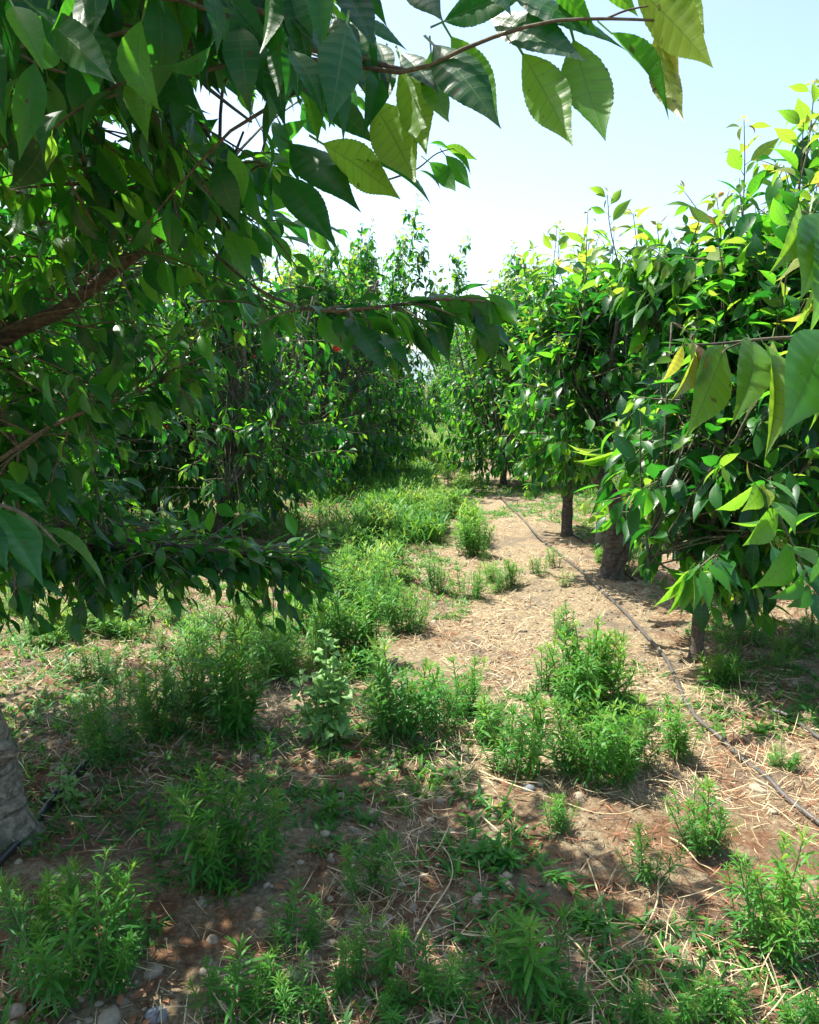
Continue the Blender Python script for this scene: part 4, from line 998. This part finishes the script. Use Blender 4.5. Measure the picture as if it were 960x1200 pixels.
for i_, z_ in enumerate((-1, -.35, .4, 1)):
    for j_ in range(6):
        r_ = (.55, 1, .85, .3)[i_]*(1+.5*float(vnoise(j_*1.7, i_*2.3, 6))); tv.append((r_*math.cos(j_*1.047), r_*math.sin(j_*1.047), z_*.6))
for i_ in range(3):
    for j_ in range(6): tf.append((i_*6+j_, i_*6+(j_+1) % 6, i_*6+6+(j_+1) % 6, i_*6+6+j_))
tf.append((18, 19, 20, 21, 22, 23)); t2.add(tv, tf, .5); TC = (np.concatenate(t2.v), np.concatenate(t2.lv), np.concatenate(t2.ls), np.concatenate(t2.uv))
cb.add_inst(TC, np.stack([x, y, gh(x, y)], 1), Xx, Yy, Zz, .003+.013*rng.uniform(0, 1, len(x))**2.5, rng.uniform(.1, 1, len(x)))
tag(cb.build('soil_clods', M['soil'], smooth=False), 'crumbly clods of dry soil between the weeds', 'soil', kind='stuff')
tag(mb.build('gravel', M['stone']), 'small pebbles and crumbs of soil between the weeds', 'gravel', kind='stuff')

# ------------------------------------------------------------------ irrigation hoses, stalks, pole
def on_ground(pts, n, lift):
    P = smooth_path([ground(*p) for p in pts], n)
    P[:, 2] = gh(P[:, 0], P[:, 1])+lift
    P[:, 2] = np.convolve(np.pad(P[:, 2], 3, mode='edge'), np.ones(7)/7, mode='valid')+.004
    return P
def hose(pts, r_, mat, label, n=90, joints=()):
    P = on_ground(pts, n, r_*.8); c0 = P[0].copy(); root = empty('irrigation_hose', c0); tag(root, label, 'hose', 'black irrigation hoses on the ground')
    mb = MB(); tube(mb, P-c0, r_, 12); mb.build('pipe', M[mat], root)
    for j in joints:
        i = int(j*(n-1)); mb = MB(); Q = smooth_path(P[max(0, i-1):i+2], 9)-c0
        tube(mb, Q, r_*np.array([1.1, 1.5, 1.5, 1.25, 1.7, 1.25, 1.5, 1.5, 1.1]), 14); mb.build('connector', M['hose'], root)
    return root
hose([(556, 552), (585, 580), (625, 625), (668, 660), (700, 690), (735, 722), (772, 762), (788, 790), (802, 822), (818, 846), (850, 874), (888, 905), (926, 942), (985, 985)], .0105, 'hose_dusty', 'long dusty black hose running beside the path with a joint near the slim trunk', 160, (.815,))
hose([(668, 625), (690, 640), (722, 662), (745, 682)], .008, 'hose', 'short hose end passing close to the foot of the gnarled trunk', 30)
hose([(-60, 1070), (0, 1015), (30, 985), (60, 945), (95, 905), (125, 878), (160, 860)], .014, 'hose', 'thick black hose lying at the foot of the thick grey trunk', 60, (.55,))
hose([(905, 835), (925, 842), (942, 854), (960, 868), (1000, 890)], .010, 'hose_dusty', 'short piece of hose catching the light on the straw beyond the slim trunk', 30)
for pts, lab in (
 ([(688, 1010), (700, 1050), (712, 1090), (726, 1150), (765, 1198)], 'long dry stalk bent across the soil beside the slim weed'),
 ([(772, 1030), (768, 1070), (745, 1105), (722, 1125)], 'curved dry stalk crossing the long bent one'),
 ([(660, 1095), (690, 1130), (730, 1170), (790, 1200)], 'dry stalk running into the lower edge of the sandy patch'),
 ([(512, 850), (516, 875), (535, 895), (560, 915), (620, 925)], 'arching dry stalk under the central weeds'),
 ([(560, 905), (600, 925), (660, 945), (720, 960), (760, 950)], 'dry stalk tangled below the big central clump'),
 ([(785, 985), (812, 1010), (838, 1030)], 'pale dry stick pointing at the sunlit clump'),
 ([(485, 1110), (500, 1085), (530, 1030), (520, 1000)], 'thin dry stalk standing over the brown soil'),
 ([(560, 955), (590, 985), (610, 975)], 'short curled dry stalk beside the rosette weed'),
 ([(780, 790), (830, 785), (870, 800), (910, 805)], 'grey fallen twig in the shade behind the slim trunk')):
    P = on_ground(pts, 24, .006); P[:, 2] += .012*np.abs(np.sin(np.linspace(0, 5, 24))); c0 = P[0].copy(); mb = MB(); tube(mb, P-c0, np.linspace(.0032, .0012, 24), 6, tint=.6)
    o = mb.build('dry_stalk', M['straw']); o.location = c0; tag(o, lab, 'dry stalk', 'dry stalks lying on the soil')
g = ground(701, 640); mb = MB(); hpole = 1.40
tube(mb, np.array([(0, 0, -.05), (0, 0, .4), (.01, 0, .9), (.012, 0, 1.3), (.012, 0, hpole)]), [.03, .03, .029, .028, .027], 12, 0, .05, 1)
o = mb.build('support_pole', M['pole']); o.location = g; tag(o, 'pale weathered support pole standing among the leaves behind the gnarled trunk', 'pole')

# ------------------------------------------------------------------ light
SUN_EL = R(64); SUN_AZ = R(-60)     # ahead and to the left of the view
sd = np.array([math.sin(SUN_AZ)*math.cos(SUN_EL), math.cos(SUN_AZ)*math.cos(SUN_EL), math.sin(SUN_EL)])
sl = bpy.data.lights.new('sun', 'SUN'); sl.energy = 4.6; sl.angle = R(.53); sl.color = (1, .95, .86)
so = bpy.data.objects.new('sun', sl); col.objects.link(so)
so.rotation_euler = Vector((-sd[0], -sd[1], -sd[2])).to_track_quat('-Z', 'Y').to_euler()
w = bpy.data.worlds.new('World'); sc.world = w; w.use_nodes = True; nt = w.node_tree
bg = nt.nodes['Background']; sky = nt.nodes.new('ShaderNodeTexSky'); sky.sky_type = 'NISHITA'; sky.sun_disc = False
sky.sun_elevation = SUN_EL; sky.sun_rotation = SUN_AZ; sky.air_density = 1.0; sky.dust_density = 2.0; sky.ozone_density = .8
nt.links.new(sky.outputs[0], bg.inputs[0]); bg.inputs[1].default_value = .13
sc.view_settings.view_transform = 'Standard'; sc.view_settings.look = 'None'; sc.view_settings.gamma = 1; sc.view_settings.use_curve_mapping = False
sc.view_settings.exposure = 1.42
sc.cycles.max_bounces = 6; sc.cycles.diffuse_bounces = 3; sc.cycles.transmission_bounces = 5; sc.cycles.glossy_bounces = 2
sc.cycles.use_denoising = True
